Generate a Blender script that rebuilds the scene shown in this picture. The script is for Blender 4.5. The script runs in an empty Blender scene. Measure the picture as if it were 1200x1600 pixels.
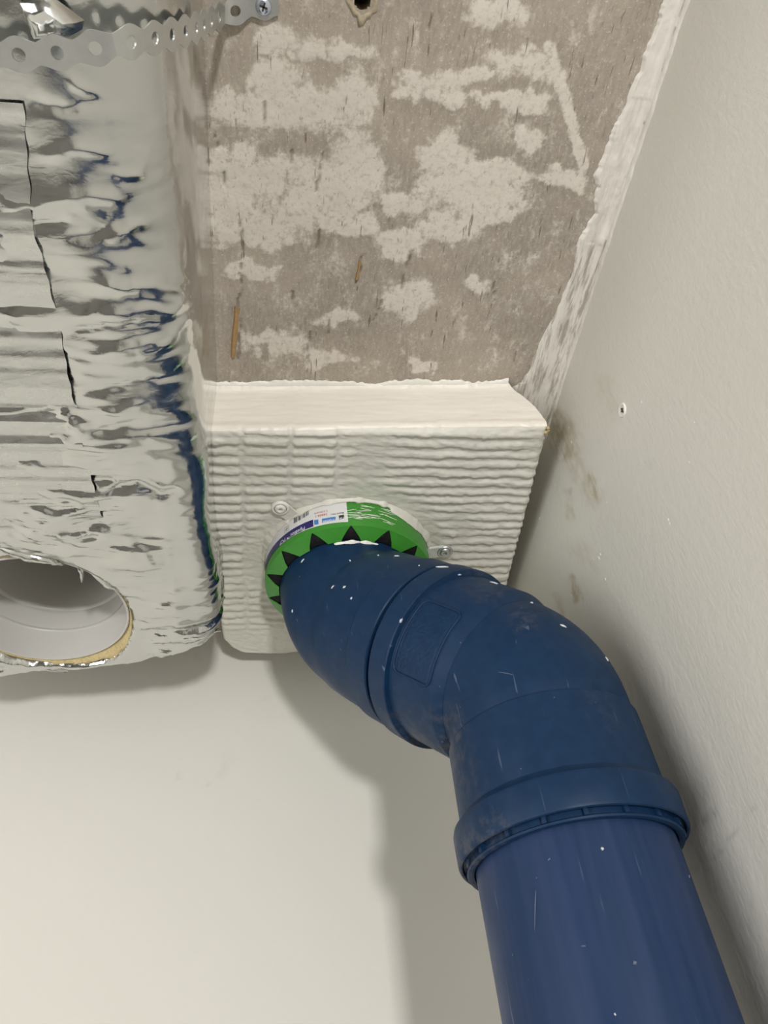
import bpy, bmesh, math, random
import numpy as np
from mathutils import Vector, Matrix
from mathutils.bvhtree import BVHTree

random.seed(7)
sc = bpy.context.scene
C = sc.collection
H0 = 1.9                      # the camera stands this high above the floor

# ------------------------------------------------------------------ camera
F, CX, CY = 1202.0, 600.0, 800.0
R = np.array([[0.9892661, 0.00203531, 0.14611108],
              [-0.1053875, 0.70258334, 0.70375431],
              [-0.10122285, -0.71159856, 0.69525637]])
cam_d = bpy.data.cameras.new('camera')
cam_d.sensor_fit = 'AUTO'; cam_d.sensor_width = 36.0; cam_d.lens = F * 36.0 / 1600.0
cam_d.clip_start = 0.01; cam_d.clip_end = 50
cam = bpy.data.objects.new('camera', cam_d); C.objects.link(cam)
cam.matrix_world = Matrix(((R[0][0], -R[0][1], -R[0][2], 0), (R[1][0], -R[1][1], -R[1][2], 0),
                           (R[2][0], -R[2][1], -R[2][2], H0), (0, 0, 0, 1)))
sc.camera = cam

# ------------------------------------------------------------------ light and exposure
sc.view_settings.view_transform = 'Standard'
sc.view_settings.look = 'None'
sc.view_settings.gamma = 1.0
sc.view_settings.use_curve_mapping = False
sc.view_settings.exposure = 0.0
sc.cycles.use_denoising = True
sc.cycles.max_bounces = 10
sc.cycles.diffuse_bounces = 5

world = bpy.data.worlds.new('World'); sc.world = world; world.use_nodes = True
world.node_tree.nodes['Background'].inputs[0].default_value = (1.0, 0.98, 0.95, 1)
world.node_tree.nodes['Background'].inputs[1].default_value = 0.0

def area(name, loc, target, size, power, col=(1, 1, 1), sy=None):
    l = bpy.data.lights.new(name, 'AREA'); l.energy = power; l.color = col; l.size = size
    if sy: l.shape = 'RECTANGLE'; l.size_y = sy
    o = bpy.data.objects.new(name, l); C.objects.link(o); o.location = loc
    o.rotation_euler = (Vector(target) - Vector(loc)).to_track_quat('-Z', 'Y').to_euler()
    return o

KEY = area('work_light', (0.17, -1.50, H0 - 0.44), (0.08, 0.55, H0 + 0.3), 0.13, 23, (1.0, 0.985, 0.965))
FILL = area('fill_light', (-1.85, -0.68, H0 - 0.40), (0.234, 0.25, H0 + 0.3), 1.6, 29, (1.0, 0.985, 0.97))  # added soft fill at the left, standing in for bounce off the room

# ------------------------------------------------------------------ pixel rays (point of the photograph -> point in the room)
def ray(x, y):
    v = R @ np.array([x - CX, y - CY, F]); return v / np.linalg.norm(v)
def onz(x, y, z):
    r = ray(x, y); p = r * (z / r[2]); return p[0], p[1]
def onx(x, y, X):
    r = ray(x, y); p = r * (X / r[0]); return p[1], p[2]
def ony(x, y, Y):
    r = ray(x, y); p = r * (Y / r[1]); return p[0], p[2]
def proj(P):                  # N x 3 (camera at 0) -> N x 2
    c = np.asarray(P, float) @ R
    return np.stack([c[..., 0] / c[..., 2] * F + CX, c[..., 1] / c[..., 2] * F + CY], -1)

ZC, YB, XR = 0.5, 0.688, 0.234          # ceiling, back wall, right wall (camera at 0)

# ------------------------------------------------------------------ noise
_rs = np.random.RandomState(3)
_perm = _rs.permutation(512); _perm = np.concatenate([_perm, _perm, _perm])
_grad = _rs.randn(512, 3); _grad /= np.linalg.norm(_grad, axis=1)[:, None]
def perlin(p):
    p = np.asarray(p, float); i = np.floor(p).astype(int); f = p - i; u = f * f * f * (f * (f * 6 - 15) + 10)
    out = 0
    for dx in (0, 1):
        for dy in (0, 1):
            for dz in (0, 1):
                h = _perm[(_perm[(_perm[(i[..., 0] + dx) % 512] + i[..., 1] + dy) % 512] + i[..., 2] + dz) % 512]
                g = _grad[h]; d = f - np.array([dx, dy, dz])
                w = (u[..., 0] if dx else 1 - u[..., 0]) * (u[..., 1] if dy else 1 - u[..., 1]) * (u[..., 2] if dz else 1 - u[..., 2])
                out = out + w * (g * d).sum(-1)
    return out
def fbm(p, n=4):
    p = np.asarray(p, float); a, s, o = 1.0, 1.0, 0
    for k in range(n):
        o = o + a * perlin(p * s + 17.3 * k); a *= .5; s *= 2.03
    return o
def ridged(p, n=3):
    p = np.asarray(p, float); a, s, o = 1.0, 1.0, 0
    for k in range(n):
        o = o + a * (1 - 2.2 * np.abs(perlin(p * s + 9.7 * k))); a *= .5; s *= 2.1
    return o
def sstep(a, b, x):
    t = np.clip((x - a) / (b - a), 0, 1); return t * t * (3 - 2 * t)
def seg_dist(P, line):        # P N x 2, polyline -> distance
    d = np.full(P.shape[:-1], 1e9)
    for a, b in zip(line[:-1], line[1:]):
        a = np.array(a, float); b = np.array(b, float); ab = b - a
        t = np.clip(((P - a) @ ab) / (ab @ ab), 0, 1)
        d = np.minimum(d, np.linalg.norm(P - a - t[..., None] * ab, axis=-1))
    return d

# ------------------------------------------------------------------ object helpers
def root(name, label, cat, loc, group=None):
    o = bpy.data.objects.new(name, None); C.objects.link(o); o.location = (loc[0], loc[1], loc[2] + H0)
    o.empty_display_size = .02
    o['label'] = label; o['category'] = cat
    if group: o['group'] = group
    return o
def obj(name, verts, faces, m, parent=None, smooth=True, sharp=None, label=None, kind=None, cat=None, attrs=None, origin=None):
    me = bpy.data.meshes.new(name)
    v = np.asarray(verts, float).copy(); v[:, 2] += H0
    off = np.zeros(3)
    p = parent
    while p is not None:
        off += np.array(p.location); p = p.parent
    base = np.zeros(3)
    if parent is None and origin is None:
        base = np.array([(v[:, 0].min() + v[:, 0].max()) / 2, (v[:, 1].min() + v[:, 1].max()) / 2, v[:, 2].min()])
    v = v - off - base
    me.from_pydata(v.tolist(), [], [tuple(int(i) for i in f) for f in faces])
    me.update()
    if attrs:
        for k, a in attrs.items():
            at = me.attributes.new(k, 'FLOAT', 'POINT'); at.data.foreach_set('value', np.asarray(a, np.float32))
    if smooth:
        me.polygons.foreach_set('use_smooth', [True] * len(me.polygons))
        if sharp: me.set_sharp_from_angle(angle=math.radians(sharp))
    o = bpy.data.objects.new(name, me); C.objects.link(o)
    if m: me.materials.append(m)
    if parent is not None: o.parent = parent
    else: o.location = base
    if label: o['label'] = label
    if kind: o['kind'] = kind
    if cat: o['category'] = cat
    return o
def grid_faces(nu, nv, wrap=False, flip=False):
    fs = []
    for j in range(nv - 1):
        for i in range(nu if wrap else nu - 1):
            a = j * nu + i; b = j * nu + (i + 1) % nu; c = b + nu; d = a + nu
            fs.append((a, d, c, b) if flip else (a, b, c, d))
    return fs
class MB:
    def __init__(s): s.v = []; s.f = []
    def add(s, v, f):
        n = len(s.v); s.v += [tuple(p) for p in v]; s.f += [tuple(i + n for i in q) for q in f]
    def box(s, lo, hi):
        x0, y0, z0 = lo; x1, y1, z1 = hi
        s.add([(x0, y0, z0), (x1, y0, z0), (x1, y1, z0), (x0, y1, z0), (x0, y0, z1), (x1, y0, z1), (x1, y1, z1), (x0, y1, z1)],
              [(0, 3, 2, 1), (4, 5, 6, 7), (0, 1, 5, 4), (1, 2, 6, 5), (2, 3, 7, 6), (3, 0, 4, 7)])
    def lathe(s, c, ax, prof, n=48, u=None):      # prof: (h along ax, radius); closed when r = 0
        ax = Vector(ax).normalized(); u = Vector(u) if u else ax.orthogonal(); u.normalize(); w = ax.cross(u)
        c = Vector(c); v = []
        for h, r in prof:
            for k in range(n):
                t = 2 * math.pi * k / n
                v.append(c + ax * h + (u * math.cos(t) + w * math.sin(t)) * r)
        s.add(v, grid_faces(n, len(prof), True))
    def tube(s, pts, r, n=8, closed=False):
        pts = [Vector(p) for p in pts]; m = len(pts); v = []
        for i in range(m):
            a = pts[(i - 1) % m] if closed or i else pts[i]; b = pts[(i + 1) % m] if closed or i < m - 1 else pts[i]
            t = (b - a).normalized(); u = t.cross(Vector((.31, .2, .93))).normalized(); w = t.cross(u)
            rr = r[i] if hasattr(r, '__len__') else r
            for k in range(n):
                q = 2 * math.pi * k / n; v.append(pts[i] + (u * math.cos(q) + w * math.sin(q)) * rr)
        f = grid_faces(n, m, True)
        if closed:
            for k in range(n):
                f.append(((m - 1) * n + k, (m - 1) * n + (k + 1) % n, (k + 1) % n, k))
        else:
            f += [tuple(range(n))[::-1], tuple((m - 1) * n + k for k in range(n))]
        s.add(v, f)
    def build(s, name, m, parent=None, **k): return obj(name, s.v, s.f, m, parent, **k)

# ------------------------------------------------------------------ materials
class Mat:
    def __init__(s, name, base=(.8, .8, .8), rough=.5, metal=0.0, spec=.5):
        s.m = bpy.data.materials.new(name); s.m.use_nodes = True; s.t = s.m.node_tree; s.n = s.t.nodes
        s.b = s.n['Principled BSDF']
        s.b.inputs['Base Color'].default_value = (*base, 1); s.b.inputs['Roughness'].default_value = rough
        s.b.inputs['Metallic'].default_value = metal; s.b.inputs['Specular IOR Level'].default_value = spec
        s.tc = None; s.bumps = None
    def node(s, t, **k):
        n = s.n.new(t)
        for a, v in k.items(): setattr(n, a, v)
        return n
    def link(s, a, b): s.t.links.new(a, b)
    def pos(s, scale=(1, 1, 1), rot=(0, 0, 0)):
        g = s.node('ShaderNodeNewGeometry'); mp = s.node('ShaderNodeMapping')
        mp.inputs['Scale'].default_value = scale; mp.inputs['Rotation'].default_value = rot
        s.link(g.outputs['Position'], mp.inputs['Vector']); return mp.outputs[0]
    def noise(s, vec, scale=1, detail=4, rough=.55, dist=0):
        n = s.node('ShaderNodeTexNoise'); s.link(vec, n.inputs['Vector'])
        n.inputs['Scale'].default_value = scale; n.inputs['Detail'].default_value = detail
        n.inputs['Roughness'].default_value = rough; n.inputs['Distortion'].default_value = dist
        return n.outputs['Fac']
    def voro(s, vec, scale=1, feature='F1'):
        n = s.node('ShaderNodeTexVoronoi', feature=feature); s.link(vec, n.inputs['Vector']); n.inputs['Scale'].default_value = scale
        return n.outputs['Distance']
    def attr(s, name):
        return s.node('ShaderNodeAttribute', attribute_name=name).outputs['Fac']
    def ramp(s, fac, lo, hi, a=0.0, b=1.0):
        n = s.node('ShaderNodeMapRange'); n.interpolation_type = 'SMOOTHSTEP'
        s.link(fac, n.inputs[0]); n.inputs[1].default_value = lo; n.inputs[2].default_value = hi
        n.inputs[3].default_value = a; n.inputs[4].default_value = b; return n.outputs[0]
    def math(s, op, a, b=None):
        n = s.node('ShaderNodeMath', operation=op)
        for i, v in enumerate((a, b)):
            if v is None: continue
            if isinstance(v, (int, float)): n.inputs[i].default_value = v
            else: s.link(v, n.inputs[i])
        return n.outputs[0]
    def mix(s, fac, a, b):
        n = s.node('ShaderNodeMix', data_type='RGBA')
        if isinstance(fac, (int, float)): n.inputs[0].default_value = fac
        else: s.link(fac, n.inputs[0])
        for i, v in ((6, a), (7, b)):
            if isinstance(v, tuple): n.inputs[i].default_value = (*v, 1)
            else: s.link(v, n.inputs[i])
        return n.outputs[2]
    def color(s, c): s.link(c, s.b.inputs['Base Color'])
    def rough(s, r): s.link(r, s.b.inputs['Roughness'])
    def bump(s, h, strength=.3, dist=.001):
        n = s.node('ShaderNodeBump'); n.inputs['Strength'].default_value = strength; n.inputs['Distance'].default_value = dist
        s.link(h, n.inputs['Height'])
        if s.bumps: s.link(s.bumps, n.inputs['Normal'])
        s.bumps = n.outputs[0]; s.link(s.bumps, s.b.inputs['Normal'])

def m_concrete():
    M = Mat('worn_concrete', rough=.9, spec=.2)
    p = M.pos()
    patch = M.attr('patch')
    n1 = M.noise(p, 34, 9, .68); n2 = M.noise(p, 260, 4, .7); n3 = M.noise(M.pos((1, .28, 1)), 150, 5, .6)
    n4 = M.noise(M.pos((1, .6, 1)), 78, 6, .7, .6)
    f = M.math('ADD', M.math('ADD', M.math('MULTIPLY', patch, .27), M.math('MULTIPLY', n1, .50)), M.math('ADD', M.math('MULTIPLY', n2, .34), M.math('ADD', M.math('MULTIPLY', n3, .30), M.math('MULTIPLY', n4, .45))))
    light = M.math('MULTIPLY', M.ramp(f, .80, 1.02), M.ramp(n2, .25, .55, .55, 1.0))
    ga = M.noise(p, 14, 6, .65); gb = M.noise(M.pos((1, .3, 1)), 420, 3, .6)
    dark = M.mix(M.ramp(ga, .35, .65), (.33, .29, .24), (.42, .365, .305))
    dark = M.mix(M.ramp(gb, .3, .75, 0, .55), dark, (.50, .445, .38))
    base = M.mix(M.math('MULTIPLY', light, .92), dark, (.74, .69, .62))
    # fine pale grains
    gr = M.noise(p, 620, 2, .5)
    base = M.mix(M.math('MULTIPLY', M.ramp(gr, .60, .72), .5), base, (.72, .66, .58))
    base = M.mix(M.math('MULTIPLY', M.ramp(M.noise(M.pos((1, .6, 1), (0, 0, .4)), 380, 4, .65), .40, .30), .45), base, (.22, .19, .15))
    # short dark slits left by the wood of the formwork
    sl = M.noise(M.pos((620, 55, 1)), 1, 2, .5); sm = M.noise(p, 21, 3, .6)
    slit = M.math('MULTIPLY', M.ramp(sl, .675, .73), M.ramp(sm, .46, .56))
    sl2 = M.noise(M.pos((330, 24, 1), (0, 0, .12)), 1, 3, .6)
    slit2 = M.math('MULTIPLY', M.ramp(sl2, .735, .765), M.ramp(M.noise(p, 12, 2), .45, .55))
    slit = M.math('MAXIMUM', slit, slit2)
    slit = M.math('MAXIMUM', slit, M.attr('slit'))
    base = M.mix(M.math('MULTIPLY', slit, .7), base, (.15, .12, .09))
    M.color(base)
    h = M.math('ADD', M.math('MULTIPLY', light, -.25), M.math('ADD', M.math('MULTIPLY', n2, .5), M.math('MULTIPLY', slit, -1.5)))
    h = M.math('ADD', h, M.math('MULTIPLY', gr, .25))
    M.bump(h, .55, .0012)
    return M.m
def m_wall(stained=False):
    M = Mat('cream_wall_paint' if not stained else 'marked_cream_wall_paint' if stained == 1 else 'smooth_cream_wall_paint', rough=.55, spec=.35)
    p = M.pos()
    n = M.noise(p, 6, 3)
    base = M.mix(n, (.69, .675, .615), (.71, .695, .64))
    if stained:
        st = M.attr('stain'); d = M.noise(p, 70, 6, .65); d2 = M.noise(M.pos((1, 1, .25)), 160, 4, .6)
        f = M.math('MULTIPLY', st, M.ramp(M.math('ADD', M.math('MULTIPLY', d, .6), M.math('MULTIPLY', d2, .5)), .38, .72))
        base = M.mix(f, base, (.40, .34, .20))
        gs = M.math('MULTIPLY', M.attr('smudge'), M.ramp(M.noise(p, 45, 5, .6), .35, .7))
        base = M.mix(M.math('MULTIPLY', gs, .5), base, (.34, .32, .28))
    M.color(base)
    a = M.noise(p, 190, 3, .5); b = M.noise(M.pos((1, 1, .35)), 420, 2, .5)
    M.bump(M.math('ADD', M.math('MULTIPLY', a, .8), M.math('MULTIPLY', b, .4)), .35 if stained == 1 else .10, .0013)
    return M.m
def m_coat(name, col, streak=(1, 1, 1), ss=200, strength=.35, rough=.45, wool=False):
    M = Mat(name, rough=rough, spec=.4)
    p = M.pos(); s = M.noise(M.pos(streak), ss, 4, .6); n = M.noise(p, 30, 4)
    base = M.mix(M.math('MULTIPLY', M.ramp(s, .35, .7), .5), col, tuple(min(1, c * 1.1) for c in col))
    base = M.mix(M.ramp(n, .55, .75, 0, .25), base, tuple(c * .82 for c in col))
    M.color(base)
    M.bump(M.math('ADD', s, M.math('MULTIPLY', M.noise(p, 500, 3), .5)), strength, .0010)
    return M.m
def m_filler():
    M = Mat('streaked_filler', rough=.5, spec=.4)
    p = M.pos((1, .13, 1), (0, 0, 0)); s = M.noise(p, 260, 5, .65); s2 = M.noise(p, 620, 3, .6)
    thin = M.attr('thin')
    f = M.math('MULTIPLY', M.ramp(M.math('ADD', M.math('MULTIPLY', s, .75), M.math('MULTIPLY', s2, .3)), .47, .66), thin)
    base = M.mix(f, (.79, .76, .70), (.36, .325, .28))
    M.color(base)
    M.bump(s, .35, .0012); M.bump(M.noise(M.pos(), 160, 4), .3, .001)
    return M.m
def m_plastic(name, col, col2, rough=.42, streak=(1, 1, .06), dirt=None):
    M = Mat(name, rough=rough, spec=.24)
    s = M.noise(M.pos(streak), 130, 4, .6); n = M.noise(M.pos(), 22, 4)
    base = M.mix(M.ramp(s, .3, .72), col, col2)
    sc_ = M.noise(M.pos((1, 1, .05), (.05, .12, 0)), 330, 2, .5)
    base = M.mix(M.math('MULTIPLY', M.ramp(sc_, .70, .78), .22), base, (.32, .36, .45))
    sp = M.noise(M.pos(), 240, 2, .5)
    base = M.mix(M.math('MULTIPLY', M.ramp(sp, .76, .79), .3), base, (.3, .32, .36))
    if dirt:
        du = M.math('MULTIPLY', M.attr('dirt'), M.ramp(M.noise(M.pos(), 160, 5, .7), .42, .66))
        base = M.mix(M.math('MULTIPLY', du, .55), base, (.10, .095, .10))
    M.color(base)
    M.rough(M.ramp(n, .3, .7, rough - .05, rough + .12))
    M.bump(M.noise(M.pos(), 700, 2), .06, .0005)
    return M.m
def m_foil(name='aluminium_foil', rough=.155, fine=.22):
    M = Mat(name, (.65, .66, .645), rough, 1.0)
    p = M.pos()
    n = M.noise(M.pos((1, 2.2, 1)), 55, 5, .6, .4)
    M.rough(M.ramp(n, .3, .7, rough * .75, rough * 1.5))
    v = M.voro(M.pos((1, 1.6, 1)), 60)
    w = M.attr('crumple')
    a = M.math('MULTIPLY', M.math('ADD', M.math('MULTIPLY', v, .8), M.noise(M.pos((1, 2.5, 1)), 60, 3, .5, .8)), w)
    M.bump(a, fine, .004)
    M.bump(M.noise(p, 420, 3), .05, .001)
    return M.m
def m_simple(name, col, rough=.5, metal=0.0, var=.12, scale=120, bump=.1, spec=.5):
    M = Mat(name, col, rough, metal, spec)
    n = M.noise(M.pos(), scale, 4)
    M.color(M.mix(n, tuple(c * (1 - var) for c in col), tuple(min(1, c * (1 + var)) for c in col)))
    if bump: M.bump(n, bump, .001)
    return M.m

CONCRETE = m_concrete(); WALL = m_wall(); WALLS = m_wall(1); WALLB = m_wall(2)
BATT = m_coat('ribbed_white_coating', (.66, .645, .575), (1, 3, 1), 170, .32)
BATTF = m_coat('brushed_white_sealant', (.80, .755, .68), (.12, 1, 1), 300, .3, .35)
SEAL = m_coat('white_sealant', (.80, .785, .725), (1, 1, 1), 260, .4, .35)
FILLER = m_filler()
BLUE = m_plastic('blue_grey_plastic', (.0035, .0225, .064), (.0055, .028, .076), .46, (1, 1, 1), dirt=True)
PIPE = m_plastic('violet_blue_plastic', (.010, .0295, .082), (.020, .040, .104), .42)
BLUED = m_simple('dark_blue_plastic', (.006, .018, .042), .45, scale=300)
FOIL = m_foil(fine=.14); FOILS = m_foil('smooth_foil_tape', .26, .10)
WOOL = m_simple('mineral_wool', (.52, .42, .22), .95, var=.35, scale=400, bump=.8)
WHITEP = m_simple('white_plastic', (.52, .51, .48), .35, var=.02, scale=20, bump=.0)
ZINC = m_simple('galvanised_steel', (.60, .61, .60), .38, .9, var=.07, scale=260, bump=.08)
SCREW = m_simple('bright_zinc', (.62, .68, .80), .25, 1.0, var=.1)
GREEN = m_simple('green_steel', (.045, .25, .028), .35, var=.12, scale=300, bump=.05)
BLACK = m_simple('black_foam', (.007, .0065, .008), .75, var=.5, scale=500, bump=.6, spec=.25)
LABEL = m_simple('label_paper', (.70, .70, .70), .45, var=.03, scale=90, bump=.0)
NAVY = m_simple('navy_print', (.018, .014, .13), .4, var=.05, bump=.0)
CYAN = m_simple('blue_print', (.06, .22, .55), .4, var=.05, bump=.0)
INK = m_simple('black_print', (.03, .03, .03), .5, var=.05, bump=.0)
REDINK = m_simple('red_print', (.5, .16, .10), .5, var=.05, bump=.0)
PAPERW = m_simple('white_print', (.78, .78, .80), .5, var=.02, bump=.0)
WOOD = m_simple('splintered_wood', (.40, .25, .105), .8, var=.3, scale=220, bump=.4)
DARK = m_simple('dark_recess', (.05, .038, .03), .9, var=.3)
FLOORM = m_simple('grey_screed_floor', (.24, .235, .22), .7, var=.15, scale=8)
CREAMR = m_simple('plain_cream_wall', (.42, .41, .38), .6, var=.03, scale=5, bump=.0)

# ------------------------------------------------------------------ room shell
X0, Y0, ZF = -2.6, -2.6, -H0
def slab(name, lo, hi, m):
    b = MB(); b.box(lo, hi); return b.build(name, m, smooth=False, kind='structure')
slab('floor', (X0, Y0, ZF - .06), (XR + .1, YB + .1, ZF), FLOORM)
slab('wall_left', (X0 - .1, Y0, ZF), (X0, YB + .1, ZC + .1), CREAMR)
slab('wall_rear', (X0, Y0 - .1, ZF), (XR + .1, Y0, ZC + .1), CREAMR)

# ceiling: fine grid over the part in view, coarse rim around it
BLOBS = [(434, 60, 26, 28), (516, 82, 60, 15), (434, 120, 40, 26), (380, 170, 60, 26), (480, 165, 84, 32), (556, 150, 22, 40),
         (358, 253, 52, 20), (446, 266, 96, 26), (545, 255, 38, 46), (396, 286, 76, 20), (530, 304, 58, 32), (478, 330, 84, 32),
         (398, 355, 78, 24), (345, 330, 26, 26), (560, 354, 26, 18), (765, 20, 40, 18), (790, 8, 26, 16), (820, 100, 40, 22),
         (675, 127, 50, 16), (637, 146, 26, 12), (826, 215, 16, 16), (694, 240, 40, 26), (725, 298, 70, 30), (765, 270, 76, 15),
         (757, 316, 40, 26), (700, 355, 46, 24), (636, 316, 40, 16), (877, 278, 38, 12), (782, 336, 32, 18), (624, 380, 38, 18),
         (636, 468, 32, 24), (744, 450, 18, 18), (528, 500, 32, 12), (516, 557, 40, 12), (434, 538, 38, 18), (662, 566, 18, 9),
         (390, 424, 38, 9), (800, 158, 52, 12), (355, 300, 40, 40), (700, 150, 30, 14), (745, 116, 26, 12)]
LINES = [([(858, 70), (885, 160), (912, 258)], 8, 1.0)]
SLITS = [[(372, 335), (380, 385), (374, 430)], [(504, 240), (492, 300)], [(566, 400), (556, 445)], [(454, 235), (456, 265)], [(640, 400), (625, 455)],
         [(480, 560), (485, 520)], [(378, 430), (371, 480)], [(412, 155), (412, 190)], [(338, 210), (339, 240)], [(500, 360), (494, 390)], [(598, 470), (585, 500)],
         [(516, 490), (514, 520)], [(350, 270), (352, 292)], [(375, 500), (372, 560)], [(770, 440), (772, 470)], [(455, 455), (459, 480)]]
def axis(lo, a, b, hi, step, coarse=4):
    inner = np.arange(a, b + step * .5, step)
    return np.concatenate([np.linspace(lo, a, coarse)[:-1], inner, np.linspace(inner[-1], hi, coarse)[1:]])
def make_ceiling():
    gx = axis(X0, -.10, .234, XR + .1, .0015); gy = axis(Y0, .06, .46, YB + .1, .0018)
    X, Y = np.meshgrid(gx, gy); V = np.stack([X.ravel(), Y.ravel(), np.full(X.size, ZC)], -1)
    near = (V[:, 1] > .05) & (V[:, 1] < .70) & (V[:, 0] > -.2)
    P = np.full((len(V), 2), -5000.0); P[near] = proj(V[near])
    patch = np.zeros(len(V))
    z0 = 0 * P[:, 0]; n_ = near
    wx = np.zeros(len(V)); wy = np.zeros(len(V))
    q = np.c_[P[n_], z0[n_]]
    wx[n_] = fbm(q / 40, 5) * 36; wy[n_] = fbm(q / 40 + 31, 5) * 26
    for bx, by, rx, ry in BLOBS:
        d = ((P[:, 0] + wx - bx) / rx) ** 2 + ((P[:, 1] + wy - by) / ry) ** 2
        patch = np.maximum(patch, 1 - sstep(.1, 2.3, d))
    for ln, w, a in LINES:
        patch = np.maximum(patch, a * (1 - sstep(.6 * w, 1.6 * w, seg_dist(P, ln))))
    slit = np.zeros(len(V))
    jit = perlin(np.stack([P[:, 0] / 9, P[:, 1] / 16, 0 * P[:, 0]], -1)) * 5
    for ln in SLITS:
        d = seg_dist(P + np.stack([jit, 0 * jit], -1), ln); slit = np.maximum(slit, .8 * (1 - sstep(.5, 2.0, d)))
    rel = fbm(V * 60, 4) * .0006
    V[:, 2] += np.where(near, rel - .0004 * patch + .0012 * slit, 0)
    faces = np.array(grid_faces(len(gx), len(gy)))
    hc = onz(567, 2, ZC); cen = V[faces].mean(1)
    keep = np.hypot(cen[:, 0] - hc[0], cen[:, 1] - hc[1]) > .0048
    faces = faces[keep][:, ::-1]
    o = obj('ceiling', V, faces.tolist(), CONCRETE, kind='structure', attrs={'patch': patch, 'slit': slit}, origin=1)
    # drilled hole with a chipped rim
    b = MB(); n = 26; v = []
    rn = [random.uniform(-.0012, .0014) for _ in range(n)]
    for h, r, j in ((ZC + .03, .0048, 0), (ZC + .0015, .0052, .1), (ZC - .0009, .0064, .4), (ZC - .0006, .0086, 1), (ZC + .0012, .0096, 1)):
        for k in range(n):
            t = 2 * math.pi * k / n; rr = r + rn[k] * j
            if abs(t - math.pi / 2) < .3: rr += .0035 * j
            v.append((hc[0] + rr * math.cos(t), hc[1] + rr * math.sin(t), h))
    v.append((hc[0], hc[1], ZC + .03)); f = grid_faces(n, 5, True) + [(len(v) - 1, k, (k + 1) % n) for k in range(n)]
    b.add(v, f); b.build('hole_rim', m_simple('chipped_plaster', (.44, .37, .27), .9, var=.35, scale=300, bump=.6), o)
    for k, (ln, w) in enumerate([([(371, 478), (369, 495), (366, 530), (364, 557)], 6.5), ([(563, 405), (560, 422), (557, 436)], 3.2)]):
        b = MB(); v = []
        for i, (px, py) in enumerate(ln):
            ww = w * (1, .75, .9, .65)[i]
            for q, zz in ((-1, .0012), (-.4, -.0016), (.5, -.0013), (1, .0012)):
                x, y = onz(px + q * ww, py + (3 if q > 0 and i == 0 else 0), ZC); v.append((x, y, ZC + zz))
        b.add(v, grid_faces(4, len(ln), flip=True)); b.build('wood_splinter', WOOD, o, smooth=False, label='tan splinter of wood stuck in the concrete' if k == 0 else None)
    return o
CEIL = make_ceiling()

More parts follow.
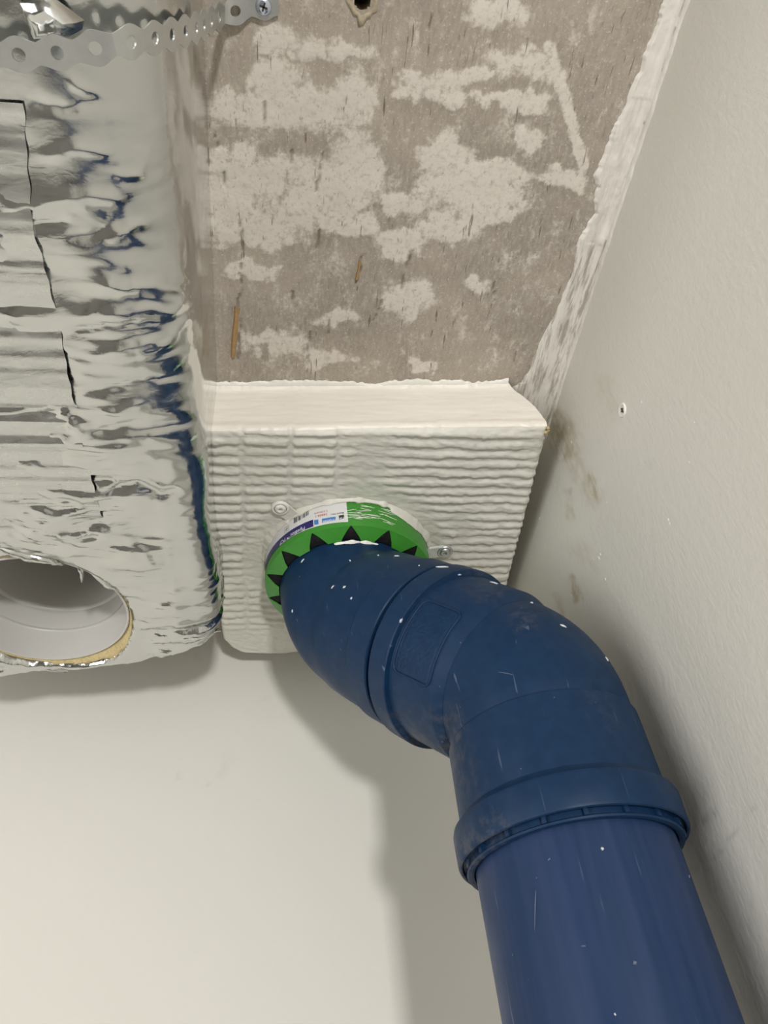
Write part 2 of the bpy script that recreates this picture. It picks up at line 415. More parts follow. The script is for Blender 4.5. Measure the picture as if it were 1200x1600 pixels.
# right wall: grid with stains and marks
STAINS = [([(868, 660), (885, 700)], 30, .95), ([(878, 690), (905, 740), (930, 780)], 20, .4), ([(920, 745), (932, 775)], 9, .8), ([(893, 905), (903, 935)], 11, .9),
          ([(905, 860), (930, 880)], 22, .3), ([(870, 930), (880, 960)], 8, .5), ([(850, 620), (872, 650)], 12, .8), ([(945, 600), (950, 640)], 22, .25), ([(888, 770), (892, 810)], 8, .5)]
SMUDGE = [([(1080, 1300), (1115, 1270)], 9, .8), ([(1090, 1380), (1140, 1310), (1180, 1260)], 3, .8), ([(1013, 722), (1016, 730)], 5, .9), ([(1085, 1360), (1100, 1340)], 8, .5)]
def make_right():
    gy = axis(Y0, .05, YB, YB + .1, .0022); gz = axis(ZF, .03, ZC, ZC + .1, .0022)
    Yg, Z = np.meshgrid(gy, gz); V = np.stack([np.full(Yg.size, XR), Yg.ravel(), Z.ravel()], -1)
    near = (V[:, 1] > .04) & (V[:, 1] < YB + .01) & (V[:, 2] > .02)
    P = np.full((len(V), 2), -5000.0); P[near] = proj(V[near])
    w = np.stack([perlin(np.c_[P / 14, 0 * P[:, 0]]), perlin(np.c_[P / 14, 0 * P[:, 0] + 9])], -1) * 9
    st = np.zeros(len(V)); sm = np.zeros(len(V))
    for ln, r, a in STAINS: st = np.maximum(st, a * (1 - sstep(.25 * r, 1.1 * r, seg_dist(P + w, ln))))
    for ln, r, a in SMUDGE: sm = np.maximum(sm, a * (1 - sstep(.2 * r, 1.2 * r, seg_dist(P + w * .4, ln))))
    o = obj('wall_right', V, grid_faces(len(gy), len(gz), flip=True), WALLS, kind='structure', attrs={'stain': st, 'smudge': sm}, origin=1)
    # plugged screw hole
    y, z = onx(973, 641, XR); b = MB()
    b.lathe((XR, y, z), (-1, 0, 0), [(-.001, .0052), (.0007, .0050), (.0011, .0042), (.0008, .0034), (-.0001, .0028)], 20)
    b.build('plug_rim', SEAL, o)
    b = MB(); b.lathe((XR, y, z), (-1, 0, 0), [(.0003, .0032), (.0003, .00001)], 16); b.build('plug_core', WALL, o)
    b = MB(); b.box((XR - .0006, y - .0006, z - .0022), (XR + .001, y + .0006, z + .002)); b.box((XR - .00061, y - .0016, z - .0004), (XR + .001, y + .0016, z + .0006))
    b.build('screw_slot', DARK, o, smooth=False)
    # drips and nibs of white filler on the paint
    b = MB()
    dots = [(889, 668, 1.6), (893, 690, 1.8), (893, 692, 1.4), (867, 757, 1.5), (843, 810, 2.6), (857, 786, 1.4), (867, 820, 1.2), (946, 905, 2.2), (893, 930, 1.6), (893, 940, 1.2),
            (938, 866, 2.0), (936, 872, 2.6), (928, 874, 1.2), (934, 870, 1.5), (1044, 812, 2.0), (1046, 818, 1.6), (948, 785, 1.4), (884, 965, 1.2), (980, 1008, 1.2), (830, 870, 1.5), (852, 852, 1.4), (1077, 722, 1.4),
            (1002, 628, 1.6), (1085, 660, 1.1), (872, 700, 1.2), (880, 725, 1.4)]
    for px, py, r in dots:
        y, z = onx(px, py, XR); rr = r * .00042
        b.add([((XR - (.5 if c else 0) * rr * (1.3 if c == 2 else .8)), y + dy * rr, z + dz * rr * 1.7) for c, dy, dz in
               ((0, -1, 0), (0, -.6, -.8), (0, .6, -.9), (0, 1, 0), (0, .6, .8), (0, -.6, .8), (2, 0, -.2))], [(i, 6, (i + 1) % 6) for i in range(6)])
    b.build('paint_nibs', SEAL, o, kind='stuff', label='small nibs and drips of white filler')
    return o
WR = make_right()

# back wall
def make_back():
    gx = axis(X0, -.30, XR, XR + .1, .004); gz = axis(ZF, 0.0, ZC, ZC + .1, .004)
    X, Z = np.meshgrid(gx, gz); V = np.stack([X.ravel(), np.full(X.size, YB), Z.ravel()], -1)
    near = (V[:, 0] > -.31) & (V[:, 2] > -.01)
    P = np.full((len(V), 2), -5000.0); P[near] = proj(V[near])
    w = np.stack([perlin(np.c_[P / 16, 0 * P[:, 0]]), perlin(np.c_[P / 16, 0 * P[:, 0] + 9])], -1) * 12
    sm = np.zeros(len(V)); st = np.zeros(len(V))
    for ln, r, a in [([(345, 1205), (355, 1185)], 14, .35), ([(275, 1212), (280, 1216)], 5, .5), ([(318, 1225), (328, 1226)], 4, .6), ([(306, 1010), (309, 1030)], 6, .5),
                     ([(322, 1005), (330, 1012)], 5, .4), ([(415, 1090), (440, 1085)], 5, .3), ([(312, 1262), (320, 1260)], 4, .4)]:
        sm = np.maximum(sm, a * (1 - sstep(.2 * r, 1.2 * r, seg_dist(P + w * .5, ln))))
    return obj('wall_back', V, grid_faces(len(gx), len(gz)), WALLB, kind='structure', attrs={'stain': st, 'smudge': sm}, origin=1)
make_back()

# ------------------------------------------------------------------ filler smeared along the joint of ceiling and right wall
def make_filler():
    L = [(1046, -30), (1037, 0), (1022, 40), (1003, 95), (985, 140), (965, 183), (952, 215), (936, 252), (928, 272), (930, 300), (928, 332), (912, 360), (898, 385), (896, 410), (890, 440), (866, 490), (842, 540), (828, 570), (814, 597), (798, 607), (805, 625), (816, 651), (821, 693)]
    ts = np.linspace(0, 1, 300); Lx = np.interp(ts * (len(L) - 1), range(len(L)), [p[0] for p in L]); Ly = np.interp(ts * (len(L) - 1), range(len(L)), [p[1] for p in L])
    n = 30; V = []; thin = []
    for i in range(len(ts)):
        a = onz(Lx[i], Ly[i], ZC); y = a[1]
        x0 = a[0] + .0026 * float(fbm(np.array([ts[i] * 30, 3.3, 1.1]), 5)) + .0013 * float(perlin(np.array([ts[i] * 95, 2., 1.])))
        tn = float(sstep(368, 392, Ly[i])) * .9 + (1 - float(sstep(368, 392, Ly[i]))) * .28 * float(Ly[i] > 150)
        for j in range(n):
            u = j / (n - 1)
            if u < .86:
                k = u / .86; x = x0 + (XR - .0012 - x0) * k
                edge = min(1, k * 7)
                h = (.0008 + (1 - tn) * .0016) * edge + (.0007 + .0005 * (1 - tn)) * float(fbm(np.array([x * 110, y * (26 if tn > .5 else 60), 5.]), 4)) * edge + .0045 * max(0, (k - .75) / .25) ** 2
                z = ZC - max(h, -.0004 + .0008 * edge)
            else:
                k = (u - .86) / .14; x = XR - .0012 + .0014 * k - .0006 * math.sin(k * 3.14)
                z = ZC - .0055 - k * (.004 + .003 * float(fbm(np.array([y * 70, 7.7, .3]), 3)))
            V.append((x, y, z)); thin.append(max(tn * (1 if u < .9 else .4), .95 if (.80 < u < .88 and math.sin(i * .21) + math.sin(i * .077) > .1) else 0))
    o = obj('joint_filler', V, grid_faces(n, len(ts)), FILLER, attrs={'thin': thin}, label='white filler smeared roughly along the joint of bare ceiling and right wall', cat='filler')
    return o
FILL_O = make_filler()

# ------------------------------------------------------------------ ribbed fire batt in the corner
ZB = 0.447
def make_batt():
    t = root('ceiling_batt', 'white coated ribbed board fixed in the ceiling corner where the blue pipe enters', 'insulation board', (.09, .5, ZB))
    left = [(.370, -.0450), (.45, -.0470), (.52, -.0448), (.60, -.0465), (.63, -.0455), (.645, -.0375), (.652, -.029), (.6565, -.012)]
    def xl(y): return np.interp(y, [p[0] for p in left], [p[1] for p in left])
    def xr(y): return np.interp(y, [.36, .555, .66], [.2124, .2229, .2285])
    nu, nv = 200, 250
    V = np.zeros((nv, nu, 3))
    for j in range(nv):
        v = j / (nv - 1)
        for i in range(nu):
            u = i / (nu - 1)
            yf = .3700 + (.3597 - .3700) * u
            yb = .6565 + .002 * math.sin(u * 17) - .0005
            y = yf + (yb - yf) * v
            x0 = xl(y); x1 = xr(y); V[j, i] = (x0 + (x1 - x0) * u, y, 0)
    X, Y = V[..., 0], V[..., 1]
    P3 = np.stack([X, Y, 0 * X], -1)
    # stamped bars in rows: long lozenges standing proud
    wob = fbm(P3 * np.array([34, 60, 1]), 4)
    per = .0101; yy = (Y - .3735 + .0006 * wob + .0024 * wob * sstep(.02, .10, X)) / per
    row = np.floor(yy); fy = yy - row
    cols = .0365; xx = (X + .0225 + .0007 * np.sin(row * 3.1)) / cols; fx = (xx - np.floor(xx)) * cols
    bar = sstep(.10, .38, fy) * (1 - sstep(.66, .80, fy))
    end = sstep(.0015, .0048, fx) * (1 - sstep(cols - .0022, cols - .0002, fx))
    end = 1 - (1 - end) * (1 - sstep(.04, .10, X) * .8)
    keep = sstep(-.55, .05, fbm(P3 * 21 + 3, 3) + .15)
    ring = np.hypot(X - .067, Y - .511)
    keep = keep * sstep(.078, .098, ring) * (1 - .9 * (1 - sstep(.0, .03, np.abs(X - .075))) * (1 - sstep(.43, .46, Y)) )
    rnd_ = perlin(np.stack([np.floor(xx) * 5.3, row * 3.7, 0 * X + .5], -1)); keep = keep * (.88 + .6 * rnd_) * (.88 + .5 * fbm(P3 * np.array([120, 120, 1]), 3))
    keep *= (1 - sstep(.60, .625, Y)) * sstep(.3665, .372, Y + .04 * (X + .0386))
    strokes = fbm(np.stack([X * 60 + Y * 25, Y * 260 - X * 90, 0 * X], -1), 3) * .00075 + fbm(P3 * 190, 4) * .00055
    hgt = .0021 * bar * end * np.clip(keep, 0, 1) + strokes + .0005 * fbm(P3 * 30, 3)
    ed = np.minimum(np.minimum(np.linspace(0, 1, nu)[None, :] * .25, (1 - np.linspace(0, 1, nu))[None, :] * .25), np.minimum(np.linspace(0, 1, nv)[:, None] * .29, (1 - np.linspace(0, 1, nv))[:, None] * .29) + 0 * X)
    rnd = .0028 * (1 - np.clip(ed / .004, 0, 1)) ** 2
    V[..., 2] = ZB - hgt + rnd
    jit = .0009 * fbm(np.stack([X * 150, Y * 150, 0 * X + 4], -1), 3)
    V[:, 0, 0] += jit[:, 0] + .0006; V[:, -1, 0] += jit[:, -1] * 1.5
    verts = V.reshape(-1, 3); faces = grid_faces(nu, nv, flip=True)
    # remove what the collar and pipe cover (the hole the pipe passes through)
    obj('ribbed_face', verts, faces, BATT, t)
    # near edge, plastered over with sealant: from the lower front edge up to the ceiling
    n2 = 30; W = []
    for j in range(n2):
        w = j / (n2 - 1)
        for i in range(nu):
            x, y, z = V[0, i]
            u = i / (nu - 1)
            top = ZC - .0004 - .0012 * max(0, float(0))
            xx = x + (-.0216 * w * w * u ** 6)                       # the right end slopes back under the board
            ridge = float(sstep(0, .10, np.array(w))) * .0016 * math.exp(-((w - .06) / .08) ** 2) + .003 * sstep(.86, 1., w) ** 2
            W.append([xx, y - .0014 * w - ridge, z + (top - z) * w])
    W = np.array(W); nb = fbm(W * np.array([35, 1, 260]), 4)
    W[:nu, 2] += .0004; W[:nu, 1] += .0006; W[:, 1] -= .0007 * nb + .0016 * np.abs(fbm(np.c_[W[:, 0] * 80, W[:, 2] * 50, 0 * W[:, 0]], 3)) * np.repeat(sstep(.84, .97, np.linspace(0, 1, n2)), nu)
    obj('sealed_edge', W, grid_faces(nu, n2, flip=False), BATTF, t, label='near edge plastered smooth with warm white sealant')
    # irregular feathered edge on the ceiling
    F_ = []; m = 7
    for j in range(m):
        w = j / (m - 1)
        for i in range(nu):
            x, y, z = W.reshape(n2, nu, 3)[-1, i]
            k = .0045 + .004 * float(fbm(np.array([x * 55, 1.5, 2.]), 4)) + .0018 * float(perlin(np.array([x * 300, 0.5, 0])))
            F_.append((x, y + .002 - w * max(k, .0015), ZC - .0016 * (1 - w) - .0002 - .0006 * math.sin(w * 3) + (.0005 if w == 1 else 0)))
    obj('feathered_edge', F_, grid_faces(nu, m), SEAL, t)
    # side edges, bare wool at the right
    for side, mat_, nm in ((0, BATT, 'left_side'), (-1, BATT, 'right_side')):
        S = []; n3 = 14
        for j in range(n3):
            w = j / (n3 - 1)
            for q in range(nv):
                x, y, z = V[q, side]
                sl = -.0216 * w * w * (1 - sstep(.36, .40, np.array(y))) if side else 0.
                S.append((x + float(sl) + .0008 * math.sin(w * 9 + y * 300) * (w > 0), y, z + (ZC + .002 - z) * w))
        obj('batt_side', S, grid_faces(nv, n3, flip=side == 0), mat_, t)
    Bk = []
    for j in range(6):
        w = j / 5
        for i in range(nu):
            x, y, z = V[-1, i]; Bk.append((x, y, z + (ZC + .002 - z) * w))
    obj('batt_side', Bk, grid_faces(nu, 6, flip=True), BATT, t)
    # tufts of yellow wool bulging out of the right end
    b = MB()
    for k in range(40):
        w = random.choice([random.uniform(.0, .22), random.uniform(.62, .9)])
        z = ZB + .001 + (ZC - ZB) * w; x = .2122 - .0216 * w * w + random.uniform(-.0003, .0022); y = .3605 + random.uniform(.000, .007)
        r = random.uniform(.0012, .0027)
        v = [(x + r * math.cos(a) * math.cos(e) * random.uniform(.6, 1.3), y + r * math.sin(a) * math.cos(e) * random.uniform(.6, 1.3), z + r * math.sin(e)) for e in (-.7, .7) for a in np.arange(0, 6.2, 1.26)]
        v += [(x, y, z - r), (x, y, z + r)]
        b.add(v, [(i, (i + 1) % 5, 5 + (i + 1) % 5, 5 + i) for i in range(5)] + [((i + 1) % 5, i, 10) for i in range(5)] + [(5 + i, 5 + (i + 1) % 5, 11) for i in range(5)])
    b.build('wool_tuft', WOOL, t, kind='stuff', label='yellow mineral wool showing at the cut end')
    return t
BATT_O = make_batt()

# ------------------------------------------------------------------ pipe collar
CC = Vector((.067, .511, 0)); CR = .0715; CZ0, CZ1 = .4195, ZB - .0008
def cyl_at(px, py, r=CR):
    rr = ray(px, py); ax = np.array([CC.x, CC.y]); a = rr[:2] @ rr[:2]; b = rr[:2] @ ax; c = ax @ ax - r * r
    t = (b - math.sqrt(b * b - a * c)) / a; P = rr * t
    return math.atan2(P[0] - CC.x, -(P[1] - CC.y)), P[2]
def cp(a, z, r): return (CC.x + r * math.sin(a), CC.y - r * math.cos(a), z)
def band_patch(a0, a1, z00, z01, z10, z11, r, n=24, m=2):        # from a0 (lower z00, upper z01) to a1 (z10, z11)
    v = []
    for j in range(m):
        for i in range(n):
            k = i / (n - 1); a = a0 + (a1 - a0) * k; lo = z00 + (z10 - z00) * k; hi = z01 + (z11 - z01) * k
            v.append(cp(a, lo + (hi - lo) * j / (m - 1), r))
    return v, grid_faces(n, m)
def wrap_text(body, name, m, parent, px_a, px_b, r, size, bold=0.0, flat=False):
    """text laid upside down on the collar band, its baseline running from px_a to px_b (pixels of the photograph, start to end)"""
    cu = bpy.data.curves.new(name, 'FONT'); cu.body = body; cu.size = 1.0; cu.offset = bold; cu.resolution_u = 2
    tmp = bpy.data.objects.new(name, cu); C.objects.link(tmp)
    dg = bpy.context.evaluated_depsgraph_get(); me = tmp.evaluated_get(dg).to_mesh()
    v = np.array([q.co[:] for q in me.vertices]); f = [tuple(p.vertices) for p in me.polygons]
    tmp.evaluated_get(dg).to_mesh_clear(); bpy.data.objects.remove(tmp); bpy.data.curves.remove(cu)
    w = v[:, 0].max() - v[:, 0].min(); x = (v[:, 0] - v[:, 0].min()) / w
    a0, z0 = cyl_at(*px_a, r); a1, z1 = cyl_at(*px_b, r)
    out = [cp(a0 + (a1 - a0) * xx, z0 + (z1 - z0) * xx - yy * size, r) for xx, yy in zip(x, v[:, 1])]
    return obj(name, out, f, m, parent, smooth=False)
def make_collar():
    t = root('pipe_collar', 'green steel collar with toothed rim around the blue pipe on the white board', 'pipe collar', (CC.x, CC.y, CZ0))
    b = MB(); b.lathe((CC.x, CC.y, 0), (0, 0, 1), [(CZ1, CR), (CZ1 - .012, CR), (CZ0 + .0015, CR), (CZ0 + .0003, CR - .0005), (CZ0 + .0003, CR - .0016), (CZ0 + .003, CR - .0018), (CZ1, CR - .0018)][::-1], 96)
    b.build('band', GREEN, t, sharp=40)
    b = MB(); prof = [(CZ1 - .006, .0580), (CZ0 - .0040, .0584), (CZ0 - .0044, .0600), (CZ0 - .0026, .0650), (CZ0 + .0004, CR - .0018), (CZ1 - .006, CR - .0019)]
    b.lathe((CC.x, CC.y, 0), (0, 0, 1), prof, 120)
    v = np.array(b.v); rr = np.hypot(v[:, 0] - CC.x, v[:, 1] - CC.y); am = ((rr > .0595) & (rr < CR - .002))
    v[:, 2] += am * (.0007 * np.sin(np.arctan2(v[:, 1] - CC.y, v[:, 0] - CC.x) * 71) + .0006 * fbm(v * 240, 2))
    obj('intumescent_lining', v, b.f, BLACK, t)
    n = 14
    for k in range(n):
        a = math.radians(-3 - 12.86 + 25.714 * k); hw = math.radians(12.6); v = []
        m = 7
        for s_, (r_, z_, wf) in enumerate([(CR + .0001, CZ0 + .0030, 1.0), (CR - .0004, CZ0 - .0002, 1.0), (CR - .0040, CZ0 - .0022, .80), (CR - .0085, CZ0 - .0048, .55), (CR - .0118, CZ0 - .0062, .40)]):
            for i in range(m):
                q = -1 + 2 * i / (m - 1); v.append(cp(a + q * hw * wf, z_, r_))
        f = grid_faces(m, 5, flip=False)
        nv = len(v); v += [(x + .0007 * math.sin(0), y, z + .0009) for x, y, z in v]
        f = f + [tuple(i + nv for i in q)[::-1] for q in f]
        for i in range(m - 1):
            o_ = 4 * m + i; f.append((o_, o_ + 1, o_ + 1 + nv, o_ + nv))
        for j in range(4):
            for c_ in (0, m - 1): f.append((j * m + c_, (j + 1) * m + c_, (j + 1) * m + c_ + nv, j * m + c_ + nv))
        obj('tab', v, f, GREEN, t, sharp=30)
    # paper label with navy strip, printed boxes, bar code and lettering
    r1, r2, r3 = CR + .00022, CR + .0004, CR + .00055
    aR, zRt = cyl_at(541, 783, CR); aR2, zRb = cyl_at(542, 816, CR); aL = math.radians(-84)
    aM, zM = cyl_at(491, 824, CR)
    lab = obj('label', *band_patch(aL, aR, CZ0 + .0085, CZ1 - .0005, zRb, CZ1 - .0005, r1, 48), LABEL, t, label='white printed paper label')
    a0, z0 = cyl_at(430, 858, CR); a1, z1 = cyl_at(490, 823, CR); _, z1t = cyl_at(490, 812, CR)
    obj('navy_strip', *band_patch(math.radians(-84), a1, z0 - .0015, z0 + .0052, z1, z1t, r2, 40), NAVY, lab)
    def quad(nm, m, x0, y0, x1, y1, hh, r=r2):      # strip along the lower edge given by two pixels, hh = height up the band
        A, Z0 = cyl_at(x0, y0, CR); B, Z1 = cyl_at(x1, y1, CR); return obj(nm, *band_patch(A, B, Z0, Z0 + hh, Z1, Z1 + hh, r, 10), m, lab)
    quad('blue_square', CYAN, 491.5, 820.5, 498, 819.5, .0052)
    quad('blue_box', CYAN, 503.5, 817.5, 525, 814, .0044)
    quad('black_emblem', INK, 530, 812.5, 538, 811, .0046)
    wrap_text('Promat', 'lettering', PAPERW, lab, (524.2, 810.4), (504.3, 814.0), r3, .0046, .012)
    wrap_text('PipeBloc\u2122 PCP', 'lettering', PAPERW, lab, (476, 822.5), (437, 847.5), r3, .0058, .006)
    wrap_text('FSi', 'lettering', PAPERW, lab, (537.4, 807.9), (530.6, 809.2), r3, .0046, .015)
    wrap_text('Batch No.:', 'lettering', INK, lab, (537, 800.0), (516, 803.3), r2, .0026, .005)
    wrap_text('54468-1', 'lettering', REDINK, lab, (511, 801.5), (493, 805.5), r2, .0036, .01)
    wrap_text('110mm', 'lettering', REDINK, lab, (511, 796.5), (491, 801.5), r2, .0034, .004)
    bars = MB(); xs = np.linspace(459.5, 482, 30); k = 0
    for i, x in enumerate(xs):
        if (i * 7 + i // 3) % 3 == 0 and i % 5: continue
        y = 818.5 - (x - 459.5) * .60
        A, Z0 = cyl_at(x, y, CR); B, _ = cyl_at(x + (.6 if i % 3 else .35), y, CR)
        bars.add(*band_patch(A, B, Z0, Z0 + .0062, Z0, Z0 + .0062, r2, 2))
    bars.build('bar_code', INK, lab, smooth=False)
    pk = MB()
    for (x0, y0, x1, y1) in [(445, 834, 452, 829)]:
        A, Z0 = cyl_at(x0, y0, CR); B, Z1 = cyl_at(x1, y1, CR); hh = .0062; q = (B - A) * .07
        for a_, b_, l_, h_ in ((A, A + q, 0, hh), (B - q, B, 0, hh), (A, B, 0, .0004), (A, B, hh - .0004, hh), (A + 3 * q, B - 5 * q, .0018, .0034), (A + 6 * q, B - 3 * q, .003, .0045)):
            pk.add(*band_patch(a_, b_, Z0 + l_, Z0 + h_, Z1 + l_, Z1 + h_, r2, 3))
    pk.build('pictogram', m_simple('grey_print', (.3, .3, .3), .5, bump=0), lab, smooth=False)
    # sealant fillet smeared over the upper part of the band, and around the pipe
    n, m = 300, 9; V = []
    for j in range(m):
        w = j / (m - 1)
        for i in range(n):
            a = 2 * math.pi * i / n; d = math.degrees(a if a < math.pi else a - 2 * math.pi)
            nz = float(fbm(np.array([math.cos(a) * 6, math.sin(a) * 6, 1.]), 4))
            low = .0012 + .0045 * max(0, nz)
            if 26 < d < 100: low += .0075 * math.exp(-((d - 44) / 22) ** 2)
            if -95 < d < -25: low += .0012 * math.exp(-((d + 62) / 20) ** 2)
            wid = .0022 + .005 * max(0, nz)
            V.append(cp(a, (CZ1 - low) * (1 - w) + (CZ1 + .0008) * w - .0012 * math.sin(w * 3.1), CR + .0003 + (.0007 if w > 0 else 0) + wid * w ** 1.8 + .0005 * float(fbm(np.array([a * 40, w * 3, 0]), 2))))
    obj('sealant_fillet', V, grid_faces(n, m, True), BATT, t, label='white sealant smeared over the upper rim')
    V = []
    prof = [(.0574, -.0098), (.0578, -.0090), (.0588, -.0088), (.0602, -.0080), (.0612, -.0064)]
    for j, (r_, z_) in enumerate(prof):
        for i in range(n):
            a = 2 * math.pi * i / n; nz = float(fbm(np.array([math.cos(a) * 9, math.sin(a) * 9, 4.]), 4)); dg_ = math.degrees(a if a < math.pi else a - 2 * math.pi); am = max(0, -.05 + .95 * math.exp(-((dg_ - 2) / 27) ** 2) + .4 * nz)
            V.append(cp(a, CZ0 + z_ + .0006 * (1 - min(am, 1)) + .0004 * float(perlin(np.array([a * 60, r_ * 900, 1]))), r_ - (.0052 * (1 - min(am, 1)) * (j / 4))))
    obj('sealant_ring', V, grid_faces(n, len(prof), True, True), SEAL, t, label='white sealant squeezed out around the pipe')
    # smears of paint brushed across the green
    b = MB()
    rs = random.Random(4)
    for k in range(26):
        a = math.radians(rs.uniform(-3, 27)); z = rs.uniform(CZ0 + .006, CZ1 - .004); ln = math.radians(rs.uniform(4, 13)); th = rs.uniform(.00012, .0004)
        v = []
        for i in range(8):
            q = i / 7; s_ = math.sin(q * math.pi); aa = a + ln * (q - .5); zz = z + .0010 * math.sin(q * 2 + k)
            v += [cp(aa, zz - th * s_, CR + .0002), cp(aa, zz, CR + .0005), cp(aa, zz + th * s_, CR + .0002)]
        b.add(v, grid_faces(3, 8, flip=True))
    b.build('brushed_smears', SEAL, t, kind='stuff', label='thin streaks of white sealant over the green steel')
    for (px, py) in ((438, 793), (695, 861)):        # fixing tabs with screws, plastered over
        x, y = onz(px, py, ZB - .002); a = math.atan2(x - CC.x, -(y - CC.y)); d = math.hypot(x - CC.x, y - CC.y)
        rad = Vector((math.sin(a), -math.cos(a), 0)); tan = Vector((rad.y, -rad.x, 0)); v = []
        out = [(CR - d, -.006), (CR - d, .006), (-.002, .0066), (.004, .0058), (.0072, .0025), (.0072, -.0025), (.004, -.0058), (-.002, -.0066)]
        for zz in ((ZB - .0024 if px < 600 else ZB - .0032), ZB - .0006):
            for r_, s_ in out: p = Vector((x, y, 0)) + rad * r_ + tan * s_; v.append((p.x, p.y, zz))
        f = [tuple(range(8)), tuple(range(8, 16))[::-1]] + [(i, i + 8, (i + 1) % 8 + 8, (i + 1) % 8) for i in range(8)]
        tab = obj('fixing_tab', v, f, BATT if px < 600 else m_coat('sealant_covered_metal', (.62, .62, .585), (1, 1, 1), 240, .7, .3), t, sharp=30)
        b = MB(); b.lathe((x, y, ZB - .003), (0, 0, -1), [(-.001, .0072), (.0006, .0070), (.0011, .0060), (.0008, .0052)], 28); b.build('washer', ZINC if px > 600 else SEAL, tab)
        b = MB(); b.lathe((x, y, ZB - .003), (0, 0, -1), [(-.0005, .0048), (.0014, .0045), (.0021, .0032), (.0021, .0015), (.0004, .0011), (.0003, .00001)], 24)
        b.build('screw_head', ZINC if px > 600 else SEAL, tab)
    return t
COL_O = make_collar()

# ------------------------------------------------------------------ pipe run
V1 = Vector((.165, .4175, .25)); V2 = Vector((.067, .511, .386))
DI = (V2 - V1).normalized(); LEN = (V2 - V1).length; UP = Vector((0, 0, 1))
HD = Vector((DI.x, DI.y, 0)).normalized(); TH = math.acos(DI.z); SIDE = UP.cross(HD).normalized()
class Path:                   # straight (d0) - arc - straight (d1) about a vertex; s = 0 at the vertex
    def __init__(s, V, d0, d1, Rr):
        s.V = V; s.d0 = d0; s.d1 = d1; s.R = Rr; s.th = d0.angle(d1); s.T = Rr * math.tan(s.th / 2)
        s.n = (d1 - d0 * d0.dot(d1)).normalized()
    def at(s, q):
        if q <= -s.T: return s.V + s.d0 * q, s.d0
        if q >= s.T: return s.V + s.d1 * q, s.d1
        a = (q + s.T) / (2 * s.T) * s.th
        return s.V - s.d0 * s.T + s.d0 * (s.R * math.sin(a)) + s.n * (s.R * (1 - math.cos(a))), (s.d0 * math.cos(a) + s.n * math.sin(a))
    def pt(s, q, ang, r):
        c, t = s.at(q); w = SIDE; u = w.cross(t)
        return c + (w * math.cos(ang) + u * math.sin(ang)) * r
    def sweep(s, prof, n=96):
        v = []
        for q, r in prof:
            for k in range(n): v.append(s.pt(q, 2 * math.pi * k / n, r))
        return v, grid_faces(n, len(prof), True)
P1 = Path(V1, UP, DI, .056); P2 = Path(V2, DI, UP, .070)
def dirt_attr(v, spots):
    v = np.array([tuple(p) for p in v]); px = proj(v); d = np.zeros(len(v))
    for x, y, r, a in spots: d = np.maximum(d, a * (1 - sstep(.3 * r, r, np.hypot(px[:, 0] - x, px[:, 1] - y))))
    return d
DIRT = [(710, 1165, 34, 1), (700, 1130, 40, .7), (640, 1130, 55, .6), (930, 1085, 40, .3), (820, 965, 34, .6), (735, 1340, 55, 1), (770, 1300, 50, .7), (670, 960, 45, .4), (760, 905, 50, .6), (620, 1160, 30, .8), (725, 1230, 50, .5)]
def part(path, nm, prof, m, par, **k):
    v, f = path.sweep(prof); return obj(nm, v, f, m, par, sharp=24, attrs={'dirt': dirt_attr(v, DIRT)}, **k)
def arc(path, r, n=18, bulge=0.0):
    return [(-path.T + 2 * path.T * i / n, r + bulge * math.sin(math.pi * i / n)) for i in range(n + 1)]
def spokes(path, nm, s0, s1, r0, r1, count, par, wid=.0011):
    for k in range(count):
        a = 2 * math.pi * (k + .37) / count; h = wid / r0; v = []
        for q in (s0, s1):
            for r in (r0, r1):
                for e in (-h, h): v.append(path.pt(q, a + e, r))
        obj(nm, v, [(0, 1, 3, 2), (4, 6, 7, 5), (0, 4, 5, 1), (2, 3, 7, 6), (0, 2, 6, 4), (1, 5, 7, 3)], BLUE, par, smooth=False, attrs={'dirt': dirt_attr(v, DIRT)})

